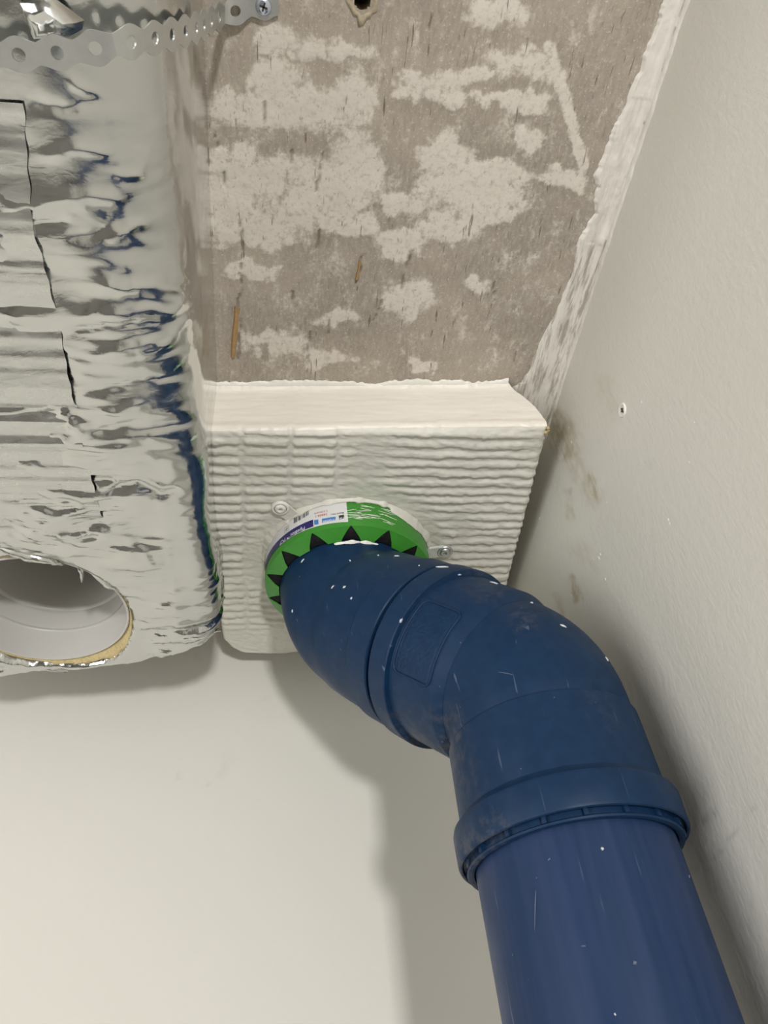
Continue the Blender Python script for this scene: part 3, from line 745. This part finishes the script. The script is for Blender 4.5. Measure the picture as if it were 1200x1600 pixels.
def make_pipe():
    t = root('soil_pipe', 'straight violet blue plastic pipe rising from below into the lower bend', 'pipe', (.165, .4175, ZF))
    b = MB(); b.lathe((.165, .4175, 0), (0, 0, 1), [(ZF, .055), (-.6, .055), (.0, .055), (.06, .055), (.11, .055), (.15, .055), (.1795, .055), (.18, .051), (ZF + .001, .051)], 128)
    b.build('pipe_wall', PIPE, t, sharp=40)
    # scratches
    return t
def make_lower():
    t = root('pipe_bend', 'lower blue bend with moulded panel, its socket taking the straight pipe', 'pipe bend', (.165, .4175, .1455), 'blue pipe bends')
    s = lambda z: z - .25
    part(P1, 'socket', [(s(.1540), .0606), (s(.1500), .0612), (s(.1492), .0616), (s(.1489), .0624), (s(.1494), .0633), (s(.1506), .0638), (s(.166), .0640), (s(.1680), .0634), (s(.1722), .0592), (s(.1730), .0588), (s(.2150), .0582), (s(.2168), .0581), (s(.2177), .0576), (s(.2180), .0566), (s(.2180), .0550)], BLUE, t)
    rr = part(P1, 'retaining_ring', [(s(.158), .0553), (s(.1462), .0554), (s(.1450), .0560), (s(.1446), .0575), (s(.1450), .0592), (s(.1460), .0597), (s(.1466), .0590), (s(.1470), .0582), (s(.1500), .0582), (s(.1504), .0608)], BLUE, t)
    spokes(P1, 'ring_web', s(.1462), s(.1505), .0575, .0606, 18, rr)
    part(P1, 'bend_tube', [(s(.2165), .0552), (s(.2195), .0556), (s(.222), .0562)] + arc(P1, .0562) + [(P1.T + .002, .0562), (P1.T + .0035, .0563)], BLUE, t)
    T = P1.T
    up = part(P1, 'socket', [(T - .003, .0550), (T - .0025, .0564), (T + .0048, .0603), (T + .0056, .0605), (.0665, .0612), (.0680, .0616), (.0686, .0650), (.0695, .0655), (.0850, .0655), (.0862, .0648), (.0864, .0635), (.0864, .0622), (.082, .0618)], BLUE, t)
    r2 = part(P1, 'retaining_ring', [(.0820, .0622), (.0820, .0612), (.0822, .0572), (.0920, .0570)], BLUED, t, label='dark ring in the groove between the two bends')
    spokes(P1, 'ring_web', .0838, .0858, .0580, .0622, 22, r2, .0008)
    # moulded panel: a raised rounded frame with rough fill
    def hit(px, py, r=.0612):
        o = np.array(V1); d = ray(px, py); ax = np.array(DI); rp = d - ax * (d @ ax); vp = -o + ax * (o @ ax)
        a = rp @ rp; b = rp @ vp; c = vp @ vp - r * r; tt = (-b - math.sqrt(max(b * b - a * c, 0))) / a; P = d * tt - o
        q = P @ ax; w = P - ax * q; u = SIDE.cross(DI); return q, math.atan2(w @ np.array(u), w @ np.array(SIDE))
    cor = [hit(*p) for p in ((648, 946), (740, 948), (672, 1076), (620, 1050))]
    q0 = .0655; q1 = .0310; a0 = (cor[0][1] + cor[1][1]) / 2; a1 = (cor[2][1] + cor[3][1]) / 2
    pts = []
    rq = .005; ra = rq / .061 * (1 if a1 > a0 else -1)
    for cq, ca, e0 in ((q0 - rq, a0 + ra, 180), (q0 - rq, a1 - ra, 90), (q1 + rq, a1 - ra, 0), (q1 + rq, a0 + ra, -90)):
        for i in range(7):
            e = math.radians(e0 - 15 * i); pts.append((cq + rq * math.sin(e + 0), ca + ra * math.cos(e)))
    loop = []
    for i in range(len(pts)):
        A = pts[i]; B = pts[(i + 1) % len(pts)]; k = max(1, int(max(abs(A[0] - B[0]) / .003, abs(A[1] - B[1]) * .06 / .003)))
        for j in range(k): f_ = j / k; loop.append((A[0] + (B[0] - A[0]) * f_, A[1] + (B[1] - A[1]) * f_))
    b = MB(); b.tube([P1.pt(q, a, .0613 - .0006 * (.0665 - q) / .037) for q, a in loop], .00095, 8, True)
    pan = b.build('moulded_panel', BLUE, t, attrs={'dirt': [0.] * len(b.v)}, label='raised rounded frame around rough moulded marks')
    v = []; nu, nv = 40, 60
    for j in range(nv):
        for i in range(nu):
            q = q1 + .002 + (q0 - q1 - .004) * i / (nu - 1); a = a0 + (a1 - a0) * (.03 + .94 * j / (nv - 1)); v.append((q, a))
    va = np.array(v); hgt = np.maximum(0, fbm(np.c_[va[:, 0] * 700, va[:, 1] * 46, 0 * va[:, 0]], 2)) * .0010
    e = np.minimum(np.minimum(va[:, 0] - q1 - .002, q0 - .002 - va[:, 0]) / .001, 1)
    obj('panel_fill', [P1.pt(q, a, .0606 + (.0006) * (q - .0315) / .035 + .00012 + h - .0004 * (1 - max(0, min(1, ee)))) for (q, a), h, ee in zip(v, hgt, e)], grid_faces(nu, nv, flip=a1 < a0), BLUE, pan, attrs={'dirt': [0.] * len(v)})
    # moulding mark on the outside of the bend
    return t
def make_upper():
    t = root('pipe_bend', 'upper blue bend splashed with white, turning up into the green collar', 'pipe bend', (V2.x, V2.y, V2.z - .07), 'blue pipe bends')
    L = LEN; q = lambda s_: s_ - L; T = P2.T
    part(P2, 'ring', [(q(.0912), .0565), (q(.0915), .0628), (q(.0922), .0638), (q(.1130), .0640), (q(.1142), .0634), (q(.1152), .0624), (q(.1160), .0620)], BLUE, t)
    part(P2, 'bend_tube', [(q(.083), .0560), (q(.1150), .0600), (q(.1155), .0622), (q(.150), .0612), (-T - .003, .0606), (-T - .001, .0596), (-T, .0592)] + arc(P2, .0588)[1:] + [(T + .004, .0576), (T + .02, .0574), (T + .09, .0574)], BLUE, t)
    return t
PIPE_O = make_pipe(); LOW = make_lower(); UPR = make_upper()

# white splashes of filler on the blue plastic (found by shooting rays at the plastic)
def tree_of(rt):
    v, f = [], []
    def rec(o):
        if o.type == 'MESH':
            off = Vector((0, 0, 0)); p = o
            while p is not None: off += p.location; p = p.parent
            n = len(v); v.extend([q.co + off for q in o.data.vertices]); f.extend([[i + n for i in p_.vertices] for p_ in o.data.polygons])
        for c in o.children: rec(c)
    rec(rt); return BVHTree.FromPolygons(v, f)
SPLASH = m_simple('dried_white_splash', (.58, .60, .63), .6, var=.25, scale=600, bump=0)
SCUFF = m_simple('pale_scuff', (.10, .13, .20), .5, bump=0)
def splash(tr, par, px, py, lx, ly, ang, m=None):
    loc, nor, _, _ = tr.ray_cast(Vector((0, 0, H0)), Vector(ray(px, py)))
    if loc is None: return
    d = Vector(ray(px, py)); 
    if nor.dot(d) > 0: nor = -nor
    sx = Vector(R[:, 0]); sx = (sx - nor * sx.dot(nor)).normalized(); sy = nor.cross(sx)
    dist = loc.copy(); dist.z -= H0; k = dist.length / F
    ca, sa = math.cos(ang), math.sin(ang); rs = random.Random(int(px * 7 + py)); v = []; n = 10
    for h, sc_ in ((-.0003, 1.0), (.0004, .8), (.0007, .35)):
        for i in range(n):
            t_ = 2 * math.pi * i / n; rr = rs.uniform(.5, 1.3) if h < .0005 else 1
            a = math.cos(t_) * lx * .85 * k * sc_ * rr; b_ = math.sin(t_) * ly * .85 * k * sc_ * rr
            p = loc + sx * (a * ca - b_ * sa) + sy * (a * sa + b_ * ca) + nor * h; v.append((p.x, p.y, p.z - H0))
    f = grid_faces(n, 3, True) + [tuple(2 * n + i for i in range(n))]
    obj('splash', v, f, m or SPLASH, par)
tu = tree_of(UPR); tl = tree_of(LOW); tp = tree_of(PIPE_O)
for a in [(473, 876, 6, 2.2, .5), (547, 876, 2.2, 3.5, .2), (549, 935, 3, 3, .2), (591, 868, 2, 1.6, 0), (520, 917, 5, 1.6, .6), (574, 845, 2, 1.6, 0), (620, 869, 6, 1.3, -.2), (655, 884, 2, 1.5, .2), (457, 955, 1.5, 4, .1), (560, 848, 4, 1.4, .1), (538, 917, 4, 3, .3)]:
    splash(tu, UPR, *a)
for a in [(691, 886, 13, 3.0, -.05), (718, 898, 5, 1.6, -.1), (772, 911, 10, 2.4, -.6), (626, 970, 2.4, 6, -.5), (831, 942, 3, 5, -.3), (948, 1030, 3, 6, .5), (942, 1018, 2, 4, .5), (880, 978, 6, 2.5, -.3), (790, 1052, 14, .9, -.45), (866, 1090, 2, 1, 0)]:
    splash(tl, LOW, *a, m=SCUFF if a[0] in (790, 866) else None)
for a in [(992, 1504, 4, 4, 0), (941, 1326, 3, 3, 0), (858, 1343, 4, 2, .4), (1076, 1369, 1.5, 3, .2), (961, 1585, 2, 2, 0), (912, 1478, 5, 1.5, 0), (837, 1415, 1.1, 40, -.18)]:
    splash(tp, PIPE_O, *a, m=SCUFF if a[0] in (837, 912, 992, 858, 1076) else None)

# ------------------------------------------------------------------ foil wrapped duct
ZD = .385
HC = np.array([-.455 * ZD, 1.305 * ZD]); HR = .175 * ZD
FOLDS = [  # polyline (pixels), width px, height m (positive = proud, towards the room)
    ([(0, 672), (50, 700), (100, 728), (142, 752), (160, 766)], 9, -.0045), ([(160, 766), (215, 748), (250, 770), (285, 765)], 9, -.004),
    ([(150, 757), (210, 740), (240, 752), (292, 762)], 5, .003), ([(0, 320), (60, 318), (140, 305), (200, 312)], 16, .004), ([(0, 345), (80, 350), (110, 340)], 12, -.004),
    ([(150, 440), (200, 450), (245, 437)], 6, .003), ([(160, 470), (120, 500)], 8, .003), ([(95, 517), (150, 508), (235, 500)], 5, -.003), ([(140, 555), (200, 540), (270, 530)], 6, .0025),
    ([(110, 610), (180, 600), (235, 590), (290, 583)], 6, -.003), ([(150, 640), (190, 634), (235, 625)], 8, .0035), ([(165, 380), (210, 350), (240, 345)], 8, .0035),
    ([(100, 375), (150, 365), (175, 335)], 9, -.003), ([(220, 675), (250, 665), (300, 660)], 5, -.003), ([(170, 275), (215, 270), (225, 245)], 6, .003), ([(60, 250), (120, 230), (180, 240)], 9, .003),
    ([(40, 160), (110, 170), (160, 150)], 10, -.003), ([(100, 120), (140, 145), (160, 150)], 6, .003), ([(0, 420), (40, 410), (60, 380)], 10, .002), ([(40, 800), (70, 850), (110, 870)], 8, .0025),
    ([(0, 790), (20, 830), (45, 850)], 6, -.003), ([(195, 830), (240, 870), (270, 860)], 9, .002), ([(210, 950), (260, 935), (300, 930)], 6, .002)]
def make_duct():
    t = root('insulated_duct', 'foil wrapped ventilation duct along the ceiling with an open white outlet', 'duct', (-.2, .3, ZD))
    yn, ye = -.35, .576
    # profile: from the left (x) along the underside, round the corner, up the right side to the ceiling
    prof = [(x, ZD) for x in np.arange(-.40, -.066 + 1e-6, .0018)]
    rc = .019
    for i in range(1, 15):
        a = math.pi / 2 * i / 14; prof.append((-.066 + rc * math.sin(a), ZD + rc * (1 - math.cos(a))))
    z = prof[-1][1]
    while z < ZC - .0015: z += .0022; prof.append((prof[-1][0] + .0002, min(z, ZC - .0008)))
    prof = np.array(prof); nu = len(prof)
    nrm = np.gradient(prof, axis=0); nrm = np.stack([nrm[:, 1], -nrm[:, 0]], -1); nrm /= np.linalg.norm(nrm, axis=1)[:, None]
    ys = np.concatenate([np.linspace(yn, .06, 60)[:-1], np.arange(.06, ye + 1e-6, .0018)]); nv = len(ys)
    U = np.tile(prof[:, 0], (nv, 1)); Z = np.tile(prof[:, 1], (nv, 1)); Y = np.tile(ys[:, None], (1, nu))
    # the far end is rounded about the outlet on plan
    rcs = np.interp(ys, [.06, .12, .20, .27, .33, .40, .46], [.068, .066, .058, .042, .028, .017, .014])
    arcn = 15; base_n = nu
    flat_end = int(np.argmin(np.abs(prof[:, 0] + .1165)))
    for j in range(nv):
        rr_ = rcs[j]; xr_ = -.0468; pl = []
        # arc length positions along: flat, arc, side
        L1 = (xr_ - rr_) + .40; L2 = rr_ * math.pi / 2; L3 = (ZC - .0008) - (ZD + rr_); tot = L1 + L2 + L3
        key_s = np.concatenate([np.linspace(0, L1 - .0, 0), np.linspace(0, tot, nu)])
        a_ = np.clip((key_s - L1) / rr_, 0, math.pi / 2)
        U[j] = np.where(key_s < L1, -.40 + key_s, np.where(key_s < L1 + L2, xr_ - rr_ + rr_ * np.sin(a_), xr_ + .0002))
        Z[j] = np.where(key_s < L1, ZD, np.where(key_s < L1 + L2, ZD + rr_ * (1 - np.cos(a_)), ZD + rr_ + key_s - L1 - L2))
    NU_ = np.gradient(Z, axis=1); NV_ = -np.gradient(U, axis=1); nl_ = np.hypot(NU_, NV_); NU_ /= nl_; NV_ /= nl_
    k = np.arange(nu); corner = np.interp(U[-1], [-.40, -.16, -.11, -.075, -.047], [.576, .576, .564, .549, .534])
    Y = np.where(Y > .45, .45 + (Y - .45) * ((corner - .45) / (ye - .45))[None, :], Y)
    # the right side leans to follow the edge on the ceiling
    dx = np.interp(Y, [.1, .33, .45, .6], [.0095, .0060, .0030, -.002]); f_side = np.clip((Z - ZD) / (ZC - ZD), 0, 1); U = U + dx * np.clip((U + .13) / .08, 0, 1) * (.35 + .65 * f_side)
    P3 = np.stack([U, Y, Z], -1); N3 = np.stack([NU_, 0 * U, NV_], -1)
    pj = proj(P3)
    side = sstep(.012, .04, Z - ZD)
    calm = 1 - .93 * side * (1 - sstep(.40, .52, Y)); calm *= (.18 + .82 * sstep(.105, .17, Y))
    rowrc = rcs[:, None]; ctr = -.0468 - rowrc * .62
    calm = calm * (1 - .62 * np.exp(-((U - ctr) / (rowrc * .55 + .006)) ** 2) * (Y < .52))
    corn = np.exp(-((Z - ZD - .006) / .008) ** 2) * (U > -.075)
    big = fbm(np.stack([U * 13, Y * 19, Z * 10], -1), 2) * .0060
    wy_ = Y + .006 * perlin(np.stack([U * 30, Y * 22, Z * 20], -1)) + .10 * U * perlin(np.stack([U * 5, Y * 9, 0 * U + 3], -1))
    cr = ridged(np.stack([U * 15 + 2 * perlin(P3 * 14), wy_ * 46, Z * 18], -1), 3) * (.0021 + .0008 * sstep(380, 480, pj[..., 1]))
    cr = cr * (.35 + 1.3 * sstep(-.25, .35, fbm(np.stack([U * 17, Y * 17, Z * 9 + 5], -1), 2)))
    cr2 = ridged(np.stack([U * 48, wy_ * 110, Z * 60], -1), 2) * .00045
    pin = ridged(np.stack([U * 9, Y * 55, Z * 14], -1), 2) * .0012 * corn
    cr2 = cr2 * (1 + 2.6 * sstep(640, 720, pj[..., 1]) * (1 - sstep(150, 240, pj[..., 0])) + 1.2 * sstep(860, 930, pj[..., 1]))
    h = (big + cr + cr2) * calm + pin * calm
    for ln, w, a in FOLDS:
        wq = np.stack([perlin(np.stack([pj[..., 0] / 22, pj[..., 1] / 22, 0 * U], -1)), perlin(np.stack([pj[..., 0] / 22, pj[..., 1] / 22, 0 * U + 7], -1))], -1) * 7
        d = seg_dist(pj + wq, ln); e0 = np.hypot(*(np.moveaxis(pj, -1, 0) - np.array(ln[0])[:, None, None])); e1 = np.hypot(*(np.moveaxis(pj, -1, 0) - np.array(ln[-1])[:, None, None]))
        h = h + .75 * a * np.exp(-d / (w * .8)) * sstep(0, 34, e0 + 6) * sstep(0, 34, e1 + 6) * np.where(side > .7, 0, 1)
    # shreds where the far end was torn
    endr = sstep(.05, .0, (corner[None, :] - Y)); h = h + endr * ridged(P3 * 130, 2) * .0016
    # around the outlet the foil dips towards the rim
    rr = np.hypot(U - HC[0], Y - HC[1])
    ang0 = np.degrees(np.arctan2(Y - HC[1], U - HC[0])); hf = 1 + .085 * np.exp(-((ang0 - 52) / 24) ** 2)
    low = Z < ZD + .004
    h = h * np.clip(.35 + rr / HR - .9, .3, 1)
    P3 = P3 + N3 * h[..., None]
    P3[..., 2] = np.minimum(P3[..., 2], ZC - .0006)
    V = P3.reshape(-1, 3); faces = np.array(grid_faces(nu, nv))
    hole = (rr < HR * hf) & low
    fm = hole.reshape(-1)[faces].all(1)
    faces = faces[~fm]
    # pull the ragged vertices left at the opening onto the rim, with an uneven torn line
    used = np.zeros(len(V), bool); used[faces.ravel()] = True
    inn = used & hole.reshape(-1); ang = np.arctan2(V[:, 1] - HC[1], V[:, 0] - HC[0])
    rt = HR * hf.reshape(-1) * (1 + .05 * fbm(np.stack([np.cos(ang) * 4, np.sin(ang) * 4, 0 * ang], -1), 3))
    V[inn, 0] = HC[0] + rt[inn] * np.cos(ang[inn]); V[inn, 1] = HC[1] + rt[inn] * np.sin(ang[inn]); V[inn, 2] = ZD + .0022 + .0015 * fbm(V[inn] * 160, 2)
    crum = (np.clip(calm, .1, 1) * (.6 + .8 * endr) * (1 - .5 * side)).reshape(-1)
    obj('foil_wrap', V, faces.tolist(), FOIL, t, attrs={'crumple': crum})
    # closing skin at the far end and the torn skirt hanging there
    e = P3[-1]; E_ = []
    m = 9
    for j in range(m):
        w = j / (m - 1)
        for i in range(nu):
            x, y, z = e[i]; lift = (ZC - .001 - z) * w
            bul = -.004 * math.sin(w * math.pi) + .0022 * float(ridged(np.array([x * 80, w * 3., 2.]), 2)) * math.sin(min(1, w * 4) * 1.57)
            E_.append((x - (.004 * w if x > -.07 else 0), y - bul * .6, z + lift))
    obj('foil_end', E_, grid_faces(nu, m), FOIL, t, attrs={'crumple': np.ones(nu * m)})
    # crumpled shreds of foil along the end edge
    rs = random.Random(11)
    for k in range(26):
        x0 = -.26 + .215 * k / 25; yy = float(np.interp(x0, [-.26, -.16, -.11, -.075, -.045], [.574, .574, .562, .547, .533])); L = rs.uniform(.006, .014); W = rs.uniform(.004, .010); v = []; c5 = 5
        for j in range(4):
            for i in range(c5):
                v.append((x0 + W * (i / 4 - .5) + rs.uniform(-.0008, .0008), yy - .004 + L * j / 3 * .7 + rs.uniform(-.001, .001), ZD - .0012 + .0022 * j + rs.uniform(-.0017, .0012) - .001 * (j == 1)))
        obj('foil_shred', v, grid_faces(c5, 4), FOIL, t, smooth=False, attrs={'crumple': [1.] * len(v)})
    # foil tape lying along the underside, its cut edge running to the outlet
    ed = [onz(*p, ZD - .003) for p in ((28, 60), (40, 240), (52, 352), (75, 430), (104, 565), (140, 725), (167, 834))]
    G_ = V.reshape(nv, nu, 3); eyx = [p[1] for p in ed]; exx = [p[0] for p in ed]
    rows = [j for j in range(nv) if .13 < ys[j] < ed[-1][1]]; nt = 90; T_ = []
    for j in rows:
        m_ = 105; gx = G_[j, :m_, 0]; xe = float(np.interp(G_[j, 40, 1], eyx, exx)) + .0004 * math.sin(j * .7)
        qx = np.linspace(-.36, xe, nt); o_ = np.argsort(gx)
        zz = np.interp(qx, gx[o_], G_[j, :m_, 2][o_]); yy_ = np.interp(qx, gx[o_], G_[j, :m_, 1][o_])
        for x, y, z in zip(qx, yy_, zz): T_.append((x, y, z - .0011))
    T_ = np.array(T_); ty = rows
    keep = (np.hypot(T_[:, 0] - HC[0], T_[:, 1] - HC[1]) > HR * 1.06)
    tf = [f for f in grid_faces(nt, len(ty)) if keep[list(f)].all()]
    used = sorted(set(i for f in tf for i in f)); mp = {a: b for b, a in enumerate(used)}
    obj('foil_tape', T_[used], [tuple(mp[i] for i in f) for f in tf], FOILS, t, attrs={'crumple': np.full(len(used), .8)}, label='broad strip of foil tape with a straight cut edge')
    # mineral wool seen between foil and outlet
    n, m = 110, 6; W = []
    for j in range(m):
        w = j / (m - 1)
        for i in range(n):
            a = 2 * math.pi * i / n; nz = float(fbm(np.array([math.cos(a) * 5, math.sin(a) * 5, w * 2]), 4))
            d = math.degrees(a); far = math.exp(-((d - 45) / 22) ** 2) + .5 * math.exp(-((d - 80) / 14) ** 2) + .6 * math.exp(-((d - 318) / 12) ** 2)
            r_ = HR - .004 + (.004 + .010 * far) * w + .0016 * nz * (w > 0)
            W.append((HC[0] + r_ * math.cos(a), HC[1] + r_ * math.sin(a), ZD + .006 - (.0055 + .006 * far * (.6 + nz)) * math.sin(min(1, w * 1.2) * 1.57) + (0 if w < .99 else .004)))
    obj('mineral_wool', W, grid_faces(n, m, True, True), WOOL, t, label='yellow mineral wool showing round the outlet')
    # white outlet: stepped tube going up into the duct
    b = MB(); rs_ = HR - .0045
    b.lathe((HC[0], HC[1], 0), (0, 0, 1), [(ZD + .004, rs_ + .0020), (ZD + .0012, rs_ + .0020), (ZD + .0008, rs_ + .0012), (ZD + .0012, rs_ + .0002), (ZD + .003, rs_), (ZD + .0275, rs_ - .0008), (ZD + .0285, rs_ - .0014), (ZD + .0292, rs_ - .0036), (ZD + .030, rs_ - .004)], 110)
    sp = b.build('outlet_spigot', WHITEP, t, sharp=40, label='round white plastic outlet')
    b = MB(); b.lathe((HC[0], HC[1], 0), (0, 0, 1), [(ZD + .0285, rs_ - .0040), (ZD + .031, rs_ - .0046), (ZD + .046, rs_ - .0052), (ZD + .0475, rs_ - .0068), (ZD + .049, rs_ - .0070), (ZC - .004, rs_ - .0074), (ZC - .0035, .00001)], 110)
    b.build('inner_tube', WHITEP, sp, sharp=40)
    # curled lips of torn foil at the opening
    def lip(pxs, drop, wid, seed):
        rs = random.Random(seed); v = []; n_ = len(pxs)
        for i, (px, py) in enumerate(pxs):
            x, y = onz(px, py, ZD - .001); d = np.array([HC[0] - x, HC[1] - y]); d /= np.linalg.norm(d)
            s_ = math.sin(math.pi * (i + .35) / (n_ - .3)); w_ = wid * s_
            for q, zz in ((-.7, .0012), (-.25, -.0024), (.15, -.0036), (.6, -.0020), (1.0, .0014)):
                v.append((x + d[0] * w_ * q + rs.uniform(-.0006, .0006), y + d[1] * w_ * q + rs.uniform(-.0006, .0006), ZD + .001 + drop * zz * (.5 + .5 * s_) + rs.uniform(-.0005, .0005)))
        obj('torn_lip', v, grid_faces(5, n_), FOIL, t, attrs={'crumple': [.6] * len(v)})
    def dens(p, k=6):
        o_ = []
        for a, b_ in zip(p[:-1], p[1:]):
            for i in range(k): o_.append((a[0] + (b_[0] - a[0]) * i / k, a[1] + (b_[1] - a[1]) * i / k))
        return o_ + [p[-1]]
    lip(dens([(-40, 838), (0, 855), (35, 868), (70, 875), (100, 884)]), 1.5, .0065, 1)
    lip(dens([(130, 885), (150, 898), (170, 915), (186, 924)]), 1.2, .006, 2)
    lip(dens([(122, 886), (127, 897), (128, 912)], 4), 1.0, .004, 3)
    lip(dens([(0, 1040), (40, 1046), (75, 1047), (105, 1050)]), 1.0, .004, 5)
    # torn flap above the hanger
    pts = [(30, 4), (70, -14), (100, 8), (132, 32), (126, 50), (104, 62), (78, 60), (52, 62), (42, 40)]
    c_ = (78, 30); v = []
    for sc_, zz in ((1.0, -.0012), (.8, -.006), (.45, -.0085)):
        for i, p in enumerate(pts): 
            x, y = onz(c_[0] + (p[0] - c_[0]) * sc_, c_[1] + (p[1] - c_[1]) * sc_, ZD - .003); v.append((x, y, ZD - .0015 + zz * (.6 if i > 3 else 1.0) + (.003 if i in (4, 5) else 0)))
    n = len(pts); x, y = onz(74, 36, ZD - .003); v.append((x, y, ZD - .006))
    f = grid_faces(n, 3, True) + [(2 * n + i, 2 * n + (i + 1) % n, 3 * n) for i in range(n)]
    obj('torn_flap', v, f, FOIL, t, sharp=70, attrs={'crumple': [.2] * len(v)}, label='crumpled flap of foil beside the perforated strap')
    return t
DUCT = make_duct()

# ------------------------------------------------------------------ perforated hanger strap and its screw
def make_strap():
    pitch, hw, hr, th = .0157, .0070, .0027, .0009
    xs, ys = onz(412, 8, ZC)
    way = [(xs + .0225, ys - .0010, ZC - .0012), (xs, ys, ZC - .0012)]
    for px, py, z in ((378, 14, ZC - .0016), (350, 22, .4945), (326, 34, .468), (300, 45, .436), (258, 56, .405), (215, 64, .386), (180, 69, .3775), (137, 77, .3755), (85, 82, .3755), (0, 86, .375), (-70, 86, .375), (-300, 86, .375)):
        x, y = onz(px, py, z); way.append((x, y, z))
    W = np.array(way); d = np.r_[0, np.cumsum(np.linalg.norm(np.diff(W, axis=0), axis=1))]
    def path(s):          # Catmull-Rom on arc length
        k = int(np.clip(np.searchsorted(d, s) - 1, 0, len(W) - 2)); t_ = (s - d[k]) / (d[k + 1] - d[k])
        p0, p1, p2, p3 = W[max(k - 1, 0)], W[k], W[k + 1], W[min(k + 2, len(W) - 1)]
        m1 = (p2 - p0) / (d[min(k + 1, len(d) - 1)] - d[max(k - 1, 0)]) * (d[k + 1] - d[k]); m2 = (p3 - p1) / (d[min(k + 2, len(d) - 1)] - d[k]) * (d[k + 1] - d[k])
        t2 = t_ * t_; t3 = t2 * t_
        return (2 * t3 - 3 * t2 + 1) * p1 + (t3 - 2 * t2 + t_) * m1 + (-2 * t3 + 3 * t2) * p2 + (t3 - t2) * m2
    first = np.linalg.norm(W[1] - W[0]); n = int((d[-1] - first) / pitch) - 1
    b = MB()
    def frame(s):
        p = path(s); t_ = path(min(s + .0008, d[-1])) - path(max(s - .0008, 0)); t_ /= np.linalg.norm(t_)
        w = np.array([0., 1., 0.]); w -= t_ * (w @ t_); w /= np.linalg.norm(w); nn = np.cross(t_, w)
        if nn @ np.array([.9, -.2, -.4]) < 0: nn = -nn
        return p, w, nn
    N = 32
    for k in range(-1, n):
        sc0 = first + k * pitch; rings = []
        if sc0 - pitch / 2 < -.001: continue
        # cell outline by angle, scalloped
        def outl(a):
            u, v = math.cos(a), math.sin(a); t1 = (pitch / 2) / max(abs(u), 1e-6); r = t1
            for _ in range(8):
                uu = u * r; lim = hw - .0025 * (math.sin(math.pi * uu / pitch)) ** 2
                r2 = lim / max(abs(v), 1e-6); r = min(t1, r2) if abs(v) > 1e-3 else t1
            return r
        lay = []
        for side_ in (0, 1):
            for q in (0, .5, 1):
                for i in range(N):
                    a = 2 * math.pi * (i + .5) / N; r_ = hr + (outl(a) - hr) * q; s = sc0 + math.cos(a) * r_; v_ = math.sin(a) * r_
                    p, w, nn = frame(min(max(s, 0), d[-1])); lay.append(p + w * v_ + nn * (th if side_ else 0))
        f = []
        for q in range(2):
            for i in range(N):
                j = (i + 1) % N; a0 = q * N; a1 = (q + 1) * N
                f.append((a0 + i, a1 + i, a1 + j, a0 + j)); f.append((3 * N + a0 + i, 3 * N + a0 + j, 3 * N + a1 + j, 3 * N + a1 + i))
        for i in range(N):
            j = (i + 1) % N
            f.append((i, j, 3 * N + j, 3 * N + i)); f.append((2 * N + i, 5 * N + i, 5 * N + j, 2 * N + j))
        b.add(lay, f)
    o = b.build('hanger_strap', ZINC, sharp=40, label='perforated galvanised strap slung under the foil duct from the ceiling', cat='strap')
    # screw
    t = root('screw', 'zinc cross head screw holding the perforated strap to the bare ceiling', 'screw', (xs, ys, ZC - .004))
    c = Vector((xs, ys, ZC - .0020))
    b = MB(); b.lathe(c, (0, 0, -1), [(-.010, .0018), (-.0002, .0019), (-.0002, .0046), (.0008, .0045), (.0019, .0036), (.0025, .0022), (.0026, .00001)], 28); b.build('screw_head', SCREW, t, sharp=40)
    b = MB()
    for a in (.3, .3 + math.pi / 2):
        u = Vector((math.cos(a), math.sin(a), 0)); w = Vector((-u.y, u.x, 0)); z0 = c.z - .0022; z1 = c.z - .0029
        b.add([c_ for c_ in [tuple(Vector((c.x, c.y, zz)) + u * su * .0022 + w * sw * .0005) for zz in (z0, z1) for su, sw in ((-1, -1), (1, -1), (1, 1), (-1, 1))]],
              [(3, 2, 1, 0), (4, 5, 6, 7), (0, 1, 5, 4), (1, 2, 6, 5), (2, 3, 7, 6), (3, 0, 4, 7)])
    b.build('cross_recess', DARK, t, smooth=False)
    return o
make_strap()
